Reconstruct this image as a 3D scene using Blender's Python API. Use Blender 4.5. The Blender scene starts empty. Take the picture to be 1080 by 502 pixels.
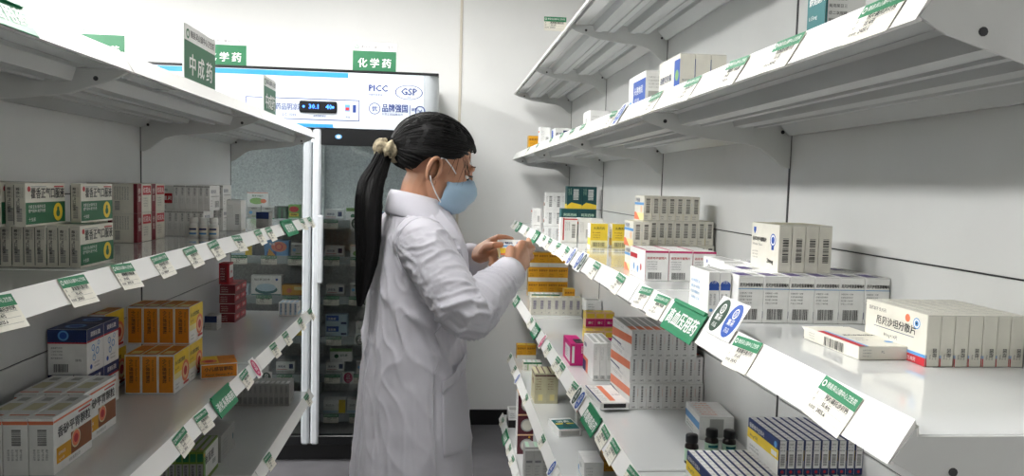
import bpy, bmesh, math, random
from mathutils import Vector, Matrix, noise
from mathutils.bvhtree import BVHTree
random.seed(7)
SC = bpy.context.scene
COL = SC.collection

# ------------------------------------------------------------------ camera, world, lights, exposure
F_PX, EYE = 800.0, 1.52
VPX, VPY, ROLL = 466.5, 194.0, 0.021
def camera():
    d = Vector(((VPX-540)/F_PX, (VPY-251)/F_PX, 1)).normalized()
    up = Vector((math.sin(ROLL), -math.cos(ROLL), 0)); up = (up-d*up.dot(d)).normalized()
    r = d.cross(up)
    if r.x < 0: r = -r
    M = Matrix((r, d, up))
    R = M @ Matrix(((1,0,0),(0,-1,0),(0,0,-1)))
    cam = bpy.data.cameras.new('camera'); o = bpy.data.objects.new('camera', cam); COL.objects.link(o)
    cam.sensor_width = 36; cam.lens = F_PX/1080*36; cam.clip_start = .05
    o.matrix_world = Matrix.Translation((0,0,EYE)) @ R.to_4x4()
    SC.camera = o
camera()
SC.view_settings.view_transform = 'Standard'; SC.view_settings.look = 'None'
SC.view_settings.exposure = 1.1; SC.view_settings.gamma = 1; SC.view_settings.use_curve_mapping = False
SC.cycles.use_denoising = True
SC.cycles.max_bounces = 8; SC.cycles.transparent_max_bounces = 12
SC.cycles.sample_clamp_indirect = 4
W = bpy.data.worlds.new('world'); SC.world = W; W.use_nodes = True
W.node_tree.nodes['Background'].inputs[0].default_value = (.9,.95,1,1)
W.node_tree.nodes['Background'].inputs[1].default_value = .3
LAMPS = [(-.55,1.2,11), (-.55,3.3,18), (-2.6,.2,42), (-2.6,1.7,42), (-2.6,3.2,46)]   # ceiling panels: x, y, strength
CEIL = 2.95

# ------------------------------------------------------------------ materials
def lin(h):
    if isinstance(h, str):
        h = h.lstrip('#'); c = [int(h[i:i+2],16)/255 for i in (0,2,4)]
    else: c = h
    return tuple((x/12.92 if x <= .04045 else ((x+.055)/1.055)**2.4) for x in c)+(1,)
MATS = {}
def mat(name, col='#ffffff', rough=.5, metal=0, var=0, vscale=20, bump=0, bscale=60, spec=.5, emit=None, estr=0, coat=0, sheen=0, stretch=None):
    if name in MATS: return MATS[name]
    m = bpy.data.materials.new(name); m.use_nodes = True; nt = m.node_tree; b = nt.nodes['Principled BSDF']
    c = lin(col)
    b.inputs['Base Color'].default_value = c; b.inputs['Roughness'].default_value = rough; b.inputs['Metallic'].default_value = metal
    b.inputs['Specular IOR Level'].default_value = spec
    if coat: b.inputs['Coat Weight'].default_value = coat; b.inputs['Coat Roughness'].default_value = .08
    if sheen: b.inputs['Sheen Weight'].default_value = sheen
    if emit: b.inputs['Emission Color'].default_value = lin(emit); b.inputs['Emission Strength'].default_value = estr
    if var or bump:
        tc = nt.nodes.new('ShaderNodeTexCoord'); mp = nt.nodes.new('ShaderNodeMapping'); nt.links.new(tc.outputs['Object'], mp.inputs[0])
        if stretch: mp.inputs['Scale'].default_value = stretch
    if var:
        n = nt.nodes.new('ShaderNodeTexNoise'); n.inputs['Scale'].default_value = vscale; n.inputs['Detail'].default_value = 4
        nt.links.new(mp.outputs[0], n.inputs['Vector'])
        r = nt.nodes.new('ShaderNodeValToRGB'); nt.links.new(n.outputs['Fac'], r.inputs[0])
        r.color_ramp.elements[0].position = .3; r.color_ramp.elements[1].position = .7
        r.color_ramp.elements[0].color = tuple(x*(1-var) for x in c[:3])+(1,); r.color_ramp.elements[1].color = tuple(min(1,x*(1+var)) for x in c[:3])+(1,)
        nt.links.new(r.outputs[0], b.inputs['Base Color'])
    if bump:
        n2 = nt.nodes.new('ShaderNodeTexNoise'); n2.inputs['Scale'].default_value = bscale; n2.inputs['Detail'].default_value = 3
        nt.links.new(mp.outputs[0], n2.inputs['Vector'])
        bp = nt.nodes.new('ShaderNodeBump'); bp.inputs['Strength'].default_value = bump; bp.inputs['Distance'].default_value = .004
        nt.links.new(n2.outputs['Fac'], bp.inputs['Height']); nt.links.new(bp.outputs[0], b.inputs['Normal'])
    MATS[name] = m
    return m
def glass(name, tint='#dfe8e6', refl=.10, dens=.12):
    m = bpy.data.materials.new(name); m.use_nodes = True; nt = m.node_tree
    for n in list(nt.nodes): nt.nodes.remove(n)
    out = nt.nodes.new('ShaderNodeOutputMaterial'); tr = nt.nodes.new('ShaderNodeBsdfTransparent'); gl = nt.nodes.new('ShaderNodeBsdfGlossy')
    tr.inputs[0].default_value = lin(tint); gl.inputs['Roughness'].default_value = .03
    fr = nt.nodes.new('ShaderNodeFresnel'); fr.inputs[0].default_value = 1.45
    ad = nt.nodes.new('ShaderNodeMath'); ad.operation = 'ADD'; ad.inputs[1].default_value = refl*.3; nt.links.new(fr.outputs[0], ad.inputs[0])
    mx = nt.nodes.new('ShaderNodeMixShader'); nt.links.new(ad.outputs[0], mx.inputs[0]); nt.links.new(tr.outputs[0], mx.inputs[1]); nt.links.new(gl.outputs[0], mx.inputs[2])
    nt.links.new(mx.outputs[0], out.inputs[0]); MATS[name] = m
    return m
# paints and inks
PAL = dict(white='#f1f1ee', cream='#e2dfd2', ink='#1d1d20', grey='#77777a', lgrey='#b4b4b0', red='#c22a35', dred='#7c1f2c', blue='#1f4fa8', navy='#1c3064',
           sky='#5f9fd6', green='#1f6b44', gtag='#1c7d52', lgreen='#7fb05a', orange='#e08a1c', amber='#e0a31e', yellow='#efcf3a', pale='#f0e3a0', teal='#12696c', dteal='#114a4c',
           brown='#8a4a1e', pink='#d2237f', purple='#4b3a78', salmon='#e8805a', peach='#f0c8a0', gold='#c9a050', mint='#b8d8c0', sand='#d8d2ae', maroon='#5a2430', tagpaper='#f3efe2',
           olive='#6f8f2e', black='#121214', dkgreen='#1d3d2c', ltblue='#b9d4e6', magenta='#c8326c')
def P(k):
    return mat('print_'+k, PAL[k], .42, var=.05, vscale=35)

# ------------------------------------------------------------------ mesh builder
class MB:
    def __init__(s): s.v=[]; s.f=[]; s.m=[]; s.mats=[]; s.sm=[]
    def mi(s, m):
        if m not in s.mats: s.mats.append(m)
        return s.mats.index(m)
    def add(s, vs, fs, m, smooth=False):
        o=len(s.v); s.v += [tuple(v) for v in vs]; k=s.mi(m)
        for f in fs: s.f.append(tuple(i+o for i in f)); s.m.append(k); s.sm.append(smooth)
    def quad(s, o, u, v, m):
        o=Vector(o); u=Vector(u); v=Vector(v); s.add([o,o+u,o+u+v,o+v],[(0,1,2,3)],m)
    def box(s, x0,y0,z0,x1,y1,z1, m, c=0):
        if x1<x0: x0,x1=x1,x0
        if y1<y0: y0,y1=y1,y0
        if z1<z0: z0,z1=z1,z0
        if c<=0:
            vs=[(x0,y0,z0),(x1,y0,z0),(x1,y1,z0),(x0,y1,z0),(x0,y0,z1),(x1,y0,z1),(x1,y1,z1),(x0,y1,z1)]
            s.add(vs,[(3,2,1,0),(4,5,6,7),(0,1,5,4),(1,2,6,5),(2,3,7,6),(3,0,4,7)],m); return
        X=(x0,x1); Y=(y0,y1); Z=(z0,z1); vs=[]; idx={}
        for i in (0,1):
            for j in (0,1):
                for k in (0,1):
                    sx,sy,sz=(1,-1)[i],(1,-1)[j],(1,-1)[k]
                    for a in range(3):
                        p=[X[i]+(0 if a==0 else c*sx), Y[j]+(0 if a==1 else c*sy), Z[k]+(0 if a==2 else c*sz)]
                        idx[i,j,k,a]=len(vs); vs.append(p)
        fs=[]
        for i in (0,1):
            q=[idx[i,0,0,0],idx[i,1,0,0],idx[i,1,1,0],idx[i,0,1,0]]; fs.append(q if i else q[::-1])
            q=[idx[0,i,0,1],idx[1,i,0,1],idx[1,i,1,1],idx[0,i,1,1]]; fs.append(q[::-1] if i else q)
            q=[idx[0,0,i,2],idx[1,0,i,2],idx[1,1,i,2],idx[0,1,i,2]]; fs.append(q if i else q[::-1])
        for a in (0,1):
            for b in (0,1):
                fs.append([idx[a,b,0,0],idx[a,b,0,1],idx[a,b,1,1],idx[a,b,1,0]])
                fs.append([idx[a,0,b,0],idx[a,0,b,2],idx[a,1,b,2],idx[a,1,b,0]])
                fs.append([idx[0,a,b,1],idx[0,a,b,2],idx[1,a,b,2],idx[1,a,b,1]])
                for d in (0,1): fs.append([idx[a,b,d,0],idx[a,b,d,1],idx[a,b,d,2]])
        # fix orientation by centre
        cx=Vector(((x0+x1)/2,(y0+y1)/2,(z0+z1)/2)); out=[]
        for f in fs:
            p=[Vector(vs[i]) for i in f]; n=(p[1]-p[0]).cross(p[2]-p[0]); ce=sum(p,Vector())/len(p)-cx
            out.append(tuple(f) if n.dot(ce)>0 else tuple(f[::-1]))
        s.add(vs,out,m)
    def prism(s, pts, a, b, m, axis='y'):          # polygon in the other two axes, extruded a..b along axis
        n=len(pts); vs=[]
        for t in (a,b):
            for p,q in pts: vs.append((p,t,q) if axis=='y' else ((t,p,q) if axis=='x' else (p,q,t)))
        fs=[tuple(range(n))[::-1], tuple(range(n,2*n))]+[(i,(i+1)%n,n+(i+1)%n,n+i) for i in range(n)]
        s.add(vs,fs,m)
    def loft(s, rings, m, smooth=True, cap=True):
        n=len(rings[0]); vs=[p for r in rings for p in r]; fs=[]
        for k in range(len(rings)-1):
            for i in range(n): fs.append((k*n+i,k*n+(i+1)%n,(k+1)*n+(i+1)%n,(k+1)*n+i))
        if cap: fs.append(tuple(range(n))[::-1]); fs.append(tuple((len(rings)-1)*n+i for i in range(n)))
        s.add(vs,fs,m,smooth)
    def tube(s, path, radii, m, n=12, smooth=True, squash=None):
        path=[Vector(p) for p in path]
        if not isinstance(radii,(list,tuple)): radii=[radii]*len(path)
        rings=[]; ref=None
        for i,p in enumerate(path):
            t=(path[min(i+1,len(path)-1)]-path[max(i-1,0)]).normalized()
            if ref is None:
                ref=Vector((0,0,1)) if abs(t.z)<.9 else Vector((1,0,0))
            a=t.cross(ref).normalized(); b=a.cross(t).normalized(); ref=b
            r=radii[i]; k=squash or 1
            rings.append([p+a*math.cos(2*math.pi*j/n)*r+b*math.sin(2*math.pi*j/n)*r*k for j in range(n)])
        s.loft(rings,m,smooth)
    def lathe(s, prof, m, n=20, c=(0,0,0)):
        rings=[[(c[0]+r*math.cos(2*math.pi*j/n),c[1]+r*math.sin(2*math.pi*j/n),c[2]+z) for j in range(n)] for r,z in prof]
        s.loft(rings,m,True)
    def disc(s, o, u, v, m, n=24):
        o=Vector(o); u=Vector(u); v=Vector(v)
        s.add([o+u*math.cos(2*math.pi*j/n)+v*math.sin(2*math.pi*j/n) for j in range(n)],[tuple(range(n))],m)
    def ring(s, o, u, v, k, m, n=24):
        o=Vector(o); u=Vector(u); v=Vector(v); vs=[]
        for q in (1,k): vs+=[o+(u*math.cos(2*math.pi*j/n)+v*math.sin(2*math.pi*j/n))*q for j in range(n)]
        s.add(vs,[(j,(j+1)%n,n+(j+1)%n,n+j) for j in range(n)],m)
    def text(s, body, o, u, v, h, m, align='l', bold=0, maxw=None):   # u, v unit vectors, h = glyph height
        vs,fs,w=glyphs(body,bold); o=Vector(o); u=Vector(u); v=Vector(v)
        sx=h
        if maxw and w*h>maxw: sx=maxw/w
        dx={'l':0,'c':-w*sx/2,'r':-w*sx}[align]
        nn=u.cross(v); s.add([o+u*(x*sx+dx)+v*(y*h)+nn*(.00012*l) for x,y,l in vs],fs,m)
    def mesh(s, name):
        me=bpy.data.meshes.new(name); me.from_pydata(s.v,[],s.f)
        for m in s.mats: me.materials.append(m)
        me.polygons.foreach_set('material_index',s.m); me.polygons.foreach_set('use_smooth',s.sm); me.update()
        return me
    def build(s, name, parent=None, loc=None):
        return obj(name, s.mesh(name), parent, loc)
GL={}
def glyphs(body, bold):
    k=(body,bold)
    if k not in GL:
        c=bpy.data.curves.new('t','FONT'); c.body=body; c.resolution_u=1
        o=bpy.data.objects.new('t',c); COL.objects.link(o)
        dg=bpy.context.evaluated_depsgraph_get(); me=bpy.data.meshes.new_from_object(o.evaluated_get(dg))
        vs=[(v.co.x,v.co.y,0) for v in me.vertices]; fs=[tuple(p.vertices) for p in me.polygons]
        bpy.data.objects.remove(o); bpy.data.curves.remove(c); bpy.data.meshes.remove(me)
        w=max([x for x,y,l in vs] or [0])
        if bold:
            n=len(vs); b=bold*1.1; offs=((-b,0),(b,0),(0,b)) if bold>=.02 else ((-b,0),(b,0))
            fs=[tuple(i+n*j for i in f) for j in range(len(offs)) for f in fs]; vs=[(x+ox,y+oy,k) for k,(ox,oy) in enumerate(offs) for x,y,l in vs]
        GL[k]=(vs,fs,w)
    return GL[k]
def obj(name, me, parent=None, loc=None, rotz=None):
    o=bpy.data.objects.new(name, me); COL.objects.link(o)
    if parent: o.parent=parent
    if loc is not None: o.location=loc
    if rotz: o.rotation_euler=(0,0,rotz)
    return o
def tag(o, label, cat, group=None, kind=None):
    o['label']=label; o['category']=cat
    if group: o['group']=group
    if kind: o['kind']=kind
    return o
def empty(name, label, cat, loc=(0,0,0), rotz=0, group=None):
    o=obj(name, None, None, loc, rotz); o.empty_display_size=.05
    return tag(o,label,cat,group)
def struct(o):
    o['kind']='structure'; return o
ORD=['first','second','third','fourth','fifth','sixth','seventh','eighth','ninth','tenth','eleventh','twelfth','thirteenth','fourteenth','fifteenth','sixteenth']

# ------------------------------------------------------------------ the room
wallm=mat('wall_paint','#f0f0ee',.7,var=.02,vscale=3,bump=.05,bscale=120)
ceilm=mat('ceiling_paint','#c4c4c0',.8,var=.02,vscale=4)
floorm=mat('floor_vinyl','#5a595c',.55,var=.12,vscale=9,bump=.05,bscale=80)
blackm=mat('black_skirting','#0d0d0f',.45,var=.1,vscale=10)
XL,XR,YN,YF=-4.4,.86,-1.8,4.74
def slab(name,a,b,m):
    q=MB(); q.box(*a,*b,m); return struct(q.build(name))
slab('floor',(XL-.1,YN-.1,-.1),(XR+.1,YF+.1,0),floorm)
slab('ceiling',(XL-.1,YN-.1,CEIL),(XR+.1,YF+.1,CEIL+.1),ceilm)
slab('wall_back',(XL,YF,0),(XR,YF+.1,CEIL),wallm)
slab('wall_right',(XR,YN-.1,0),(XR+.1,YF+.1,CEIL),wallm)
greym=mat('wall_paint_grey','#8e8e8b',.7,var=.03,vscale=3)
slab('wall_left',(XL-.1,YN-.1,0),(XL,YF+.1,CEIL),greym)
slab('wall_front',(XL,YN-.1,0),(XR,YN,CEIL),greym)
slab('baseboard_back',(.1,YF-.014,0),(.78,YF,.095),blackm)
q=MB(); q.box(.088,YF-.008,0,.104,YF,CEIL,mat('joint_strip','#d8d0c2',.6,var=.04),.002); struct(q.build('trim_1'))
# ceiling lamps
def ceiling_light(x,y,s,i):
    t=empty('ceiling_light','square white ceiling light panel, '+ORD[i]+' of the row overhead','ceiling light',(x,y,CEIL),0,'ceiling lights')
    q=MB(); fm=mat('lamp_frame','#e8e8e8',.4,var=.02)
    for a,b in (((-.31,-.31),(.31,-.29)),((-.31,.29),(.31,.31)),((-.31,-.29),(-.29,.29)),((.29,-.29),(.31,.29))): q.box(a[0],a[1],-.03,b[0],b[1],0,fm,.002)
    q.build('frame',t)
    q=MB(); q.box(-.29,-.29,-.02,.29,.29,-.012,mat('lamp_glow_%d'%s,'#ffffff',.5,emit='#fdfcfa',estr=s)); q.build('diffuser',t)
for i,(x,y,s) in enumerate(LAMPS): ceiling_light(x,y,s,i)

# ------------------------------------------------------------------ shelving racks
steel=mat('shelf_enamel','#dcdedd',.09,var=.02,vscale=6,coat=.5)
railm=mat('price_rail_white','#f2f1ee',.35,var=.02,vscale=8)
backm=mat('back_panel_enamel','#d2d3d1',.30,var=.03,vscale=5)
holem=mat('bolt_and_gap_dark','#3b3b3d',.4,.6,var=.1)
ribm=mat('rib_enamel','#b9bbba',.3,var=.03,vscale=6)
def rack(name,label,side,xback,ys,levels,seams,ztop):
    # side +1: stands right of the aisle; front towards -X
    t=empty(name,label,'shelving rack',(xback,(ys[0]+ys[-1])/2,0))
    oy=(ys[0]+ys[-1])/2
    def L(x): return (x-xback)
    for k,y in enumerate(ys):
        q=MB(); y0=y-oy
        q.box(min(0,side*.04),y0-.006,0,max(0,side*.04),y0+.006,ztop,backm,.001)
        if side<0 or True:
            # slot strip standing a little proud of the panels
            q.box(-side*.0015 if side>0 else 0,y0-.0035,.02,0 if side>0 else .0015,y0+.0035,ztop-.02,holem)
        q.build('upright',t)
    for k in range(len(ys)-1):
        zs=[.1]+seams+[ztop]
        for a,b in zip(zs,zs[1:]):
            q=MB(); q.box(side*.0,ys[k]-oy+.005,a+.0015,side*.012,ys[k+1]-oy-.005,b-.0015,backm,.001); q.box(side*.004,ys[k]-oy+.006,b-.004,side*.013,ys[k+1]-oy-.006,b+.004,holem); q.build('back_panel',t)  # dark strip added behind each seam to stop light leaking through
        q=MB(); q.box(0,ys[k]-oy+.004,0,side*(-.32),ys[k+1]-oy-.004,.06,ribm,.002); q.build('plinth',t)
        for (z,xi,xo,zt,zb) in levels:
            # z deck top; rail top at (xi,zt), bottom at (xo,zb)
            y0,y1=ys[k]-oy+.003,ys[k+1]-oy-.003
            q=MB(); q.box(L(xback-side*.003),y0+.003,z-.018,L(xi),y1-.003,z,steel,.0012)
            # hem turned down at back
            q.prism([(L(xback-side*.004),z-.017),(L(xback-side*.004),z-.058),(L(xback-side*.012),z-.058),(L(xback-side*.040),z-.030),(L(xback-side*.042),z-.017)],y0+.01,y1-.01,ribm)
            sh=q.build('shelf',t)
            q=MB(); th=.0025*side
            q.prism([(L(xi),zt),(L(xo),zb),(L(xo)+th*2.6,zb-.001),(L(xo)+th*2.6,zb+.004),(L(xi)+th*1.6,zt-.006),(L(xi)+th*1.6,z-.001),(L(xi)+th*.2,z-.001)],y0,y1,railm)
            q.build('price_rail',sh)
            w=abs(xback-xi)
            for fr in (.30,.66):
                cx=L(xi)+side*w*fr; q=MB()
                q.prism([(cx-.056,z-.0185),(cx-.042,z-.021),(cx-.034,z-.044),(cx-.012,z-.046),(cx-.010,z-.042),(cx+.010,z-.042),(cx+.012,z-.046),(cx+.034,z-.044),(cx+.042,z-.021),(cx+.056,z-.0185)],y0+.03,y1-.03,ribm)
                q.build('stiffener',sh)
            for e,yy in ((0,y0-.0008),(1,y1+.0008)):
                q=MB(); ya,yb=(yy,yy+.0028) if e==0 else (yy-.0028,yy)
                pr=[(L(xi)+side*.001,zt-.008),(L(xo)+side*.0035,zb+.003),(L(xo)+side*.03,zb-.012)]
                X=lambda f: L(xi)+side*w*f
                pr+=[(X(.25),z-.062),(X(.5),z-.073),(X(.7),z-.079),(X(.79),z-.088),(X(.86),z-.105),(X(.92),z-.122),(X(.97),z-.13),(X(.992),z-.13),(X(.992),z-.0008),(L(xi)+side*.002,z-.0008)]
                if z-.13 < .02: pr=[(a,max(b,z-.06)) for a,b in pr]
                q.prism(pr,ya,yb,backm)
                for fx in (.12,.93):      # bolt at front and at back
                    q.lathe([(.001,-.003),(.006,-.003),(.006,.003),(.001,.003)],holem,10,(0,0,0)) if False else None
                    n=10; c=Vector((X(fx),0,z-(.035 if fx<.5 else .05)))
                    for yq in (ya-.0012,yb):
                        rings=[[(c.x+.0043*math.cos(2*math.pi*j/n),yq+d,c.z+.0043*math.sin(2*math.pi*j/n)) for j in range(n)] for d in (0,.0012)]
                        q.loft(rings,holem,False)
                q.build('bracket',sh)
    return t
ZR=dict(R0=2.10,R1=1.706,R2=1.297,R3=.88,R4=.477,R5=.095); ZL=dict(L1=1.725,L2=1.346,L3=.94,L4=.577,L5=.17)
YR=[.655,1.65,2.645,3.64,4.63]; YLs=[.44,1.43,2.42,3.41]
XBR,XBL=.778,-.918
rack('shelving_rack','long white steel shelving rack right of the aisle, six shelves','shelving rack' and 1,XBR,YR,
     [(z,.445 if k!='R5' else .405,.42 if k!='R5' else .38,z+.0155,z-.027) for k,z in ZR.items()],[.30,.70,1.05,1.412,1.80],2.3)
rack('shelving_rack','long white steel shelving rack left of the aisle, five shelves',-1,XBL,YLs,
     [(z,-.575,-.553,z+.0155,z-.021) for k,z in ZL.items()],[.35,.72,1.102,1.47],1.80)

# ------------------------------------------------------------------ medicine refrigerator
def fridge():
    fw=mat('fridge_white','#d3dae2',.25,var=.015,vscale=5); fg=mat('fridge_grey','#b9bec2',.3,var=.03); fb=mat('fridge_black','#0f1012',.3,var=.1)
    fi=mat('fridge_liner','#c9ccc8',.5,var=.2,vscale=90,bump=.15,bscale=200); sil=mat('door_silver','#d4d8dc',.3,.15,var=.03)
    bl=mat('fridge_blue','#2f8fd8',.35,var=.03); ik=mat('fridge_ink','#1b3a82',.4,var=.05); gl=glass('door_glass','#eceeed')
    x0,x1,y0,y1,H=-2.07,-.03,4.07,4.70,2.10
    t=empty('medicine_refrigerator','tall white glass-door medicine refrigerator against the back wall','refrigerator',((x0+x1)/2,(y0+y1)/2,0))
    cx,cy=(x0+x1)/2,(y0+y1)/2
    def B(q,a,b,m,c=.003): q.box(a[0]-cx,a[1]-cy,a[2],b[0]-cx,b[1]-cy,b[2],m,c)
    q=MB(); B(q,(x0,y0+.05,.09),(x0+.04,y1,1.79),fw); B(q,(x1-.04,y0+.05,.09),(x1,y1,1.79),fw)
    B(q,(x0+.04,y1-.04,.09),(x1-.04,y1,1.79),fi); B(q,(x0+.04,y0+.05,.09),(x1-.04,y1-.04,.14),fi); B(q,(x0+.04,y0+.05,1.74),(x1-.04,y1-.04,1.79),fi)
    for xm in (x0+.68,x0+1.36): B(q,(xm-.012,y1-.1,.14),(xm+.012,y1-.04,1.74),fi)
    q.build('cabinet_body',t)
    q=MB(); B(q,(x0+.02,y0+.06,0),(x1-.02,y1-.02,.088),fb); q.build('plinth',t)
    # header
    q=MB(); B(q,(x0,y0+.0,1.795),(x1-.075,y1,H-.012),fw); B(q,(x0,y0-.004,H-.012),(x1-.0,y1,H),fb,.002)
    n=10; r=.07; cxx=x1-.075
    prof=[(cxx-cx,y0-cy)]+[(cxx+.005+r*math.sin(a)-cx,y0+r-r*math.cos(a)-cy) for a in [math.pi/2*i/n for i in range(n+1)]]+[(x1-cx,y1-cy),(cxx-cx,y1-cy)]
    q.prism(prof,1.79,H-.013,fg,axis='z')
    hd=q.build('header_panel',t)
    F=y0-cy-.0012
    def W(x): return x-cx
    q=MB()
    def R(xa,za,xb,zb,m,d=0): q.quad((W(xa),F-d,za),(xb-xa,0,0),(0,0,zb-za),m)
    def T(s,x,z,h,m,al='l',bold=.015,mw=None): q.text(s,(W(x),F-.0006,z),(1,0,0),(0,0,1),h,m,al,bold,mw)
    R(x0+.01,2.058,-.50,2.083,bl); R(x0+.01,1.797,-.575,1.815,bl)
    # outlined display field
    xa,xb,za,zb=-1.02,-.44,1.835,1.945
    for a in ((xa,za,xb,za+.004),(xa,zb-.004,xb,zb),(xa,za,xa+.004,zb),(xb-.004,za,xb,zb)): R(*a,ik)
    T('药品阴凉箱',-.80,1.885,.038,ik,'c',.01,.14); T('LC-1500',-.80,1.852,.02,ik,'c')
    R(-.515,1.885,-.49,1.92,P('sky')); R(-.512,1.89,-.493,1.905,P('red'),.0004); R(-.475,1.88,-.458,1.92,ik); T('开关',-.50,1.85,.013,ik,'c')
    T('温度湿度显示',-.645,1.852,.011,ik,'c')
    T('PICC',-.395,1.995,.046,ik,'l',.03); T('中国人保承保',-.395,1.972,.012,ik,'l',0)
    # GSP in rounded outline
    gx,gz=-.185,1.995
    q.ring((W(gx),F-.0003,gz),(.072,0,0),(0,0,.038),.94,ik,28); T('GSP',gx,gz-.014,.05,ik,'c',.02); T('认证',gx,gz-.03,.01,ik,'c',0)
    q.ring((W(-.362),F-.0003,1.905),(.03,0,0),(0,0,.03),.88,ik); T('优',-.362,1.893,.03,ik,'c')
    T('品牌强国',-.325,1.893,.045,ik,'l',.02,.135); T('示范工程战略合作',-.325,1.872,.014,ik,'l',0,.13)
    R(-.18,1.87,-.177,1.93,ik); T('诚信',-.172,1.9,.018,ik); 
    q.ring((W(-.125),F-.0003,1.9),(.027,0,0),(0,0,.027),.8,ik); T('V',-.125,1.887,.03,ik,'c',.02)
    q.build('lettering',hd)
    q=MB(); B(q,(-.748,y0-.012,1.872),(-.556,y0-.0005,1.932),fb,.006); 
    led=mat('led_blue','#1040a0',.5,emit='#3a78ff',estr=2.5)
    q.text('30.1',(W(-.70),F-.0125,1.892),(1,0,0),(0,0,1),.033,led,'l',.02); q.text('40',(W(-.612),F-.0125,1.892),(1,0,0),(0,0,1),.033,led,'l',.02)
    q.disc((W(-.725),F-.0125,1.902),(.006,0,0),(0,0,.006),led); q.disc((W(-.575),F-.0125,1.902),(.006,0,0),(0,0,.006),led)
    q.build('display',hd)
    # doors
    edges=[x0,x0+.69,-.683,x1]
    for i in range(3):
        a,b=edges[i]+.004,edges[i+1]-.004
        q=MB(); za,zb=.1,1.792; st=.042
        B(q,(a,y0,za),(a+st,y0+.045,zb),sil,.01); B(q,(b-st,y0,za),(b,y0+.045,zb),fg if i==1 else sil,.01)
        B(q,(a+st,y0+.002,zb-.085),(b-st,y0+.043,zb),fb,.003); B(q,(a+st,y0+.002,za),(b-st,y0+.043,za+.05),fb,.003)
        d=q.build('door',t)
        q=MB(); B(q,(a+st,y0+.018,za+.05),(b-st,y0+.024,zb-.085),gl,0); q.build('glass_pane',d)
        hx=(a+.03,a+.06) if i!=0 else (b-.06,b-.03)
        if i==1: hx=(a+.03,a+.06)
        q=MB(); B(q,(hx[0],y0-.03,.98),(hx[1],y0-.002,1.34),sil,.006); q.build('handle',d)
        q=MB(); q.ring((W((a+b)/2-.19 if i==2 else (a+b)/2),F-.0,1.752),(.018,0,0),(0,0,.012),.6,P('sky')); q.disc((W((a+b)/2-.19 if i==2 else (a+b)/2),F,1.752),(.01,0,0),(0,0,.007),P('white')); q.build('badge',d)
    q=MB(); B(q,(x0+.1,y0+.06,1.725),(x1-.1,y0+.085,1.738),mat('fridge_fill_glow','#ffffff',.5,emit='#eef6ff',estr=5.0),.002); q.build('added_fill_strip',t)  # glowing strip added behind the door heads to brighten the cabinet interior
    # shelves
    wire=mat('wire_shelf','#c3cbd0',.3,var=.04)
    for z in FZ:
        q=MB(); B(q,(x0+.042,y0+.09,z-.006),(x1-.042,y1-.045,z),wire,.001)
        B(q,(x0+.042,y0+.075,z-.03),(x1-.042,y0+.09,z+.012),mat('rail_clear','#a9b4b4',.25,var=.05),.002)
        q.build('shelf',t)
FZ=[1.30,1.10,.885,.665,.455,.235]
fridge()

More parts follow.
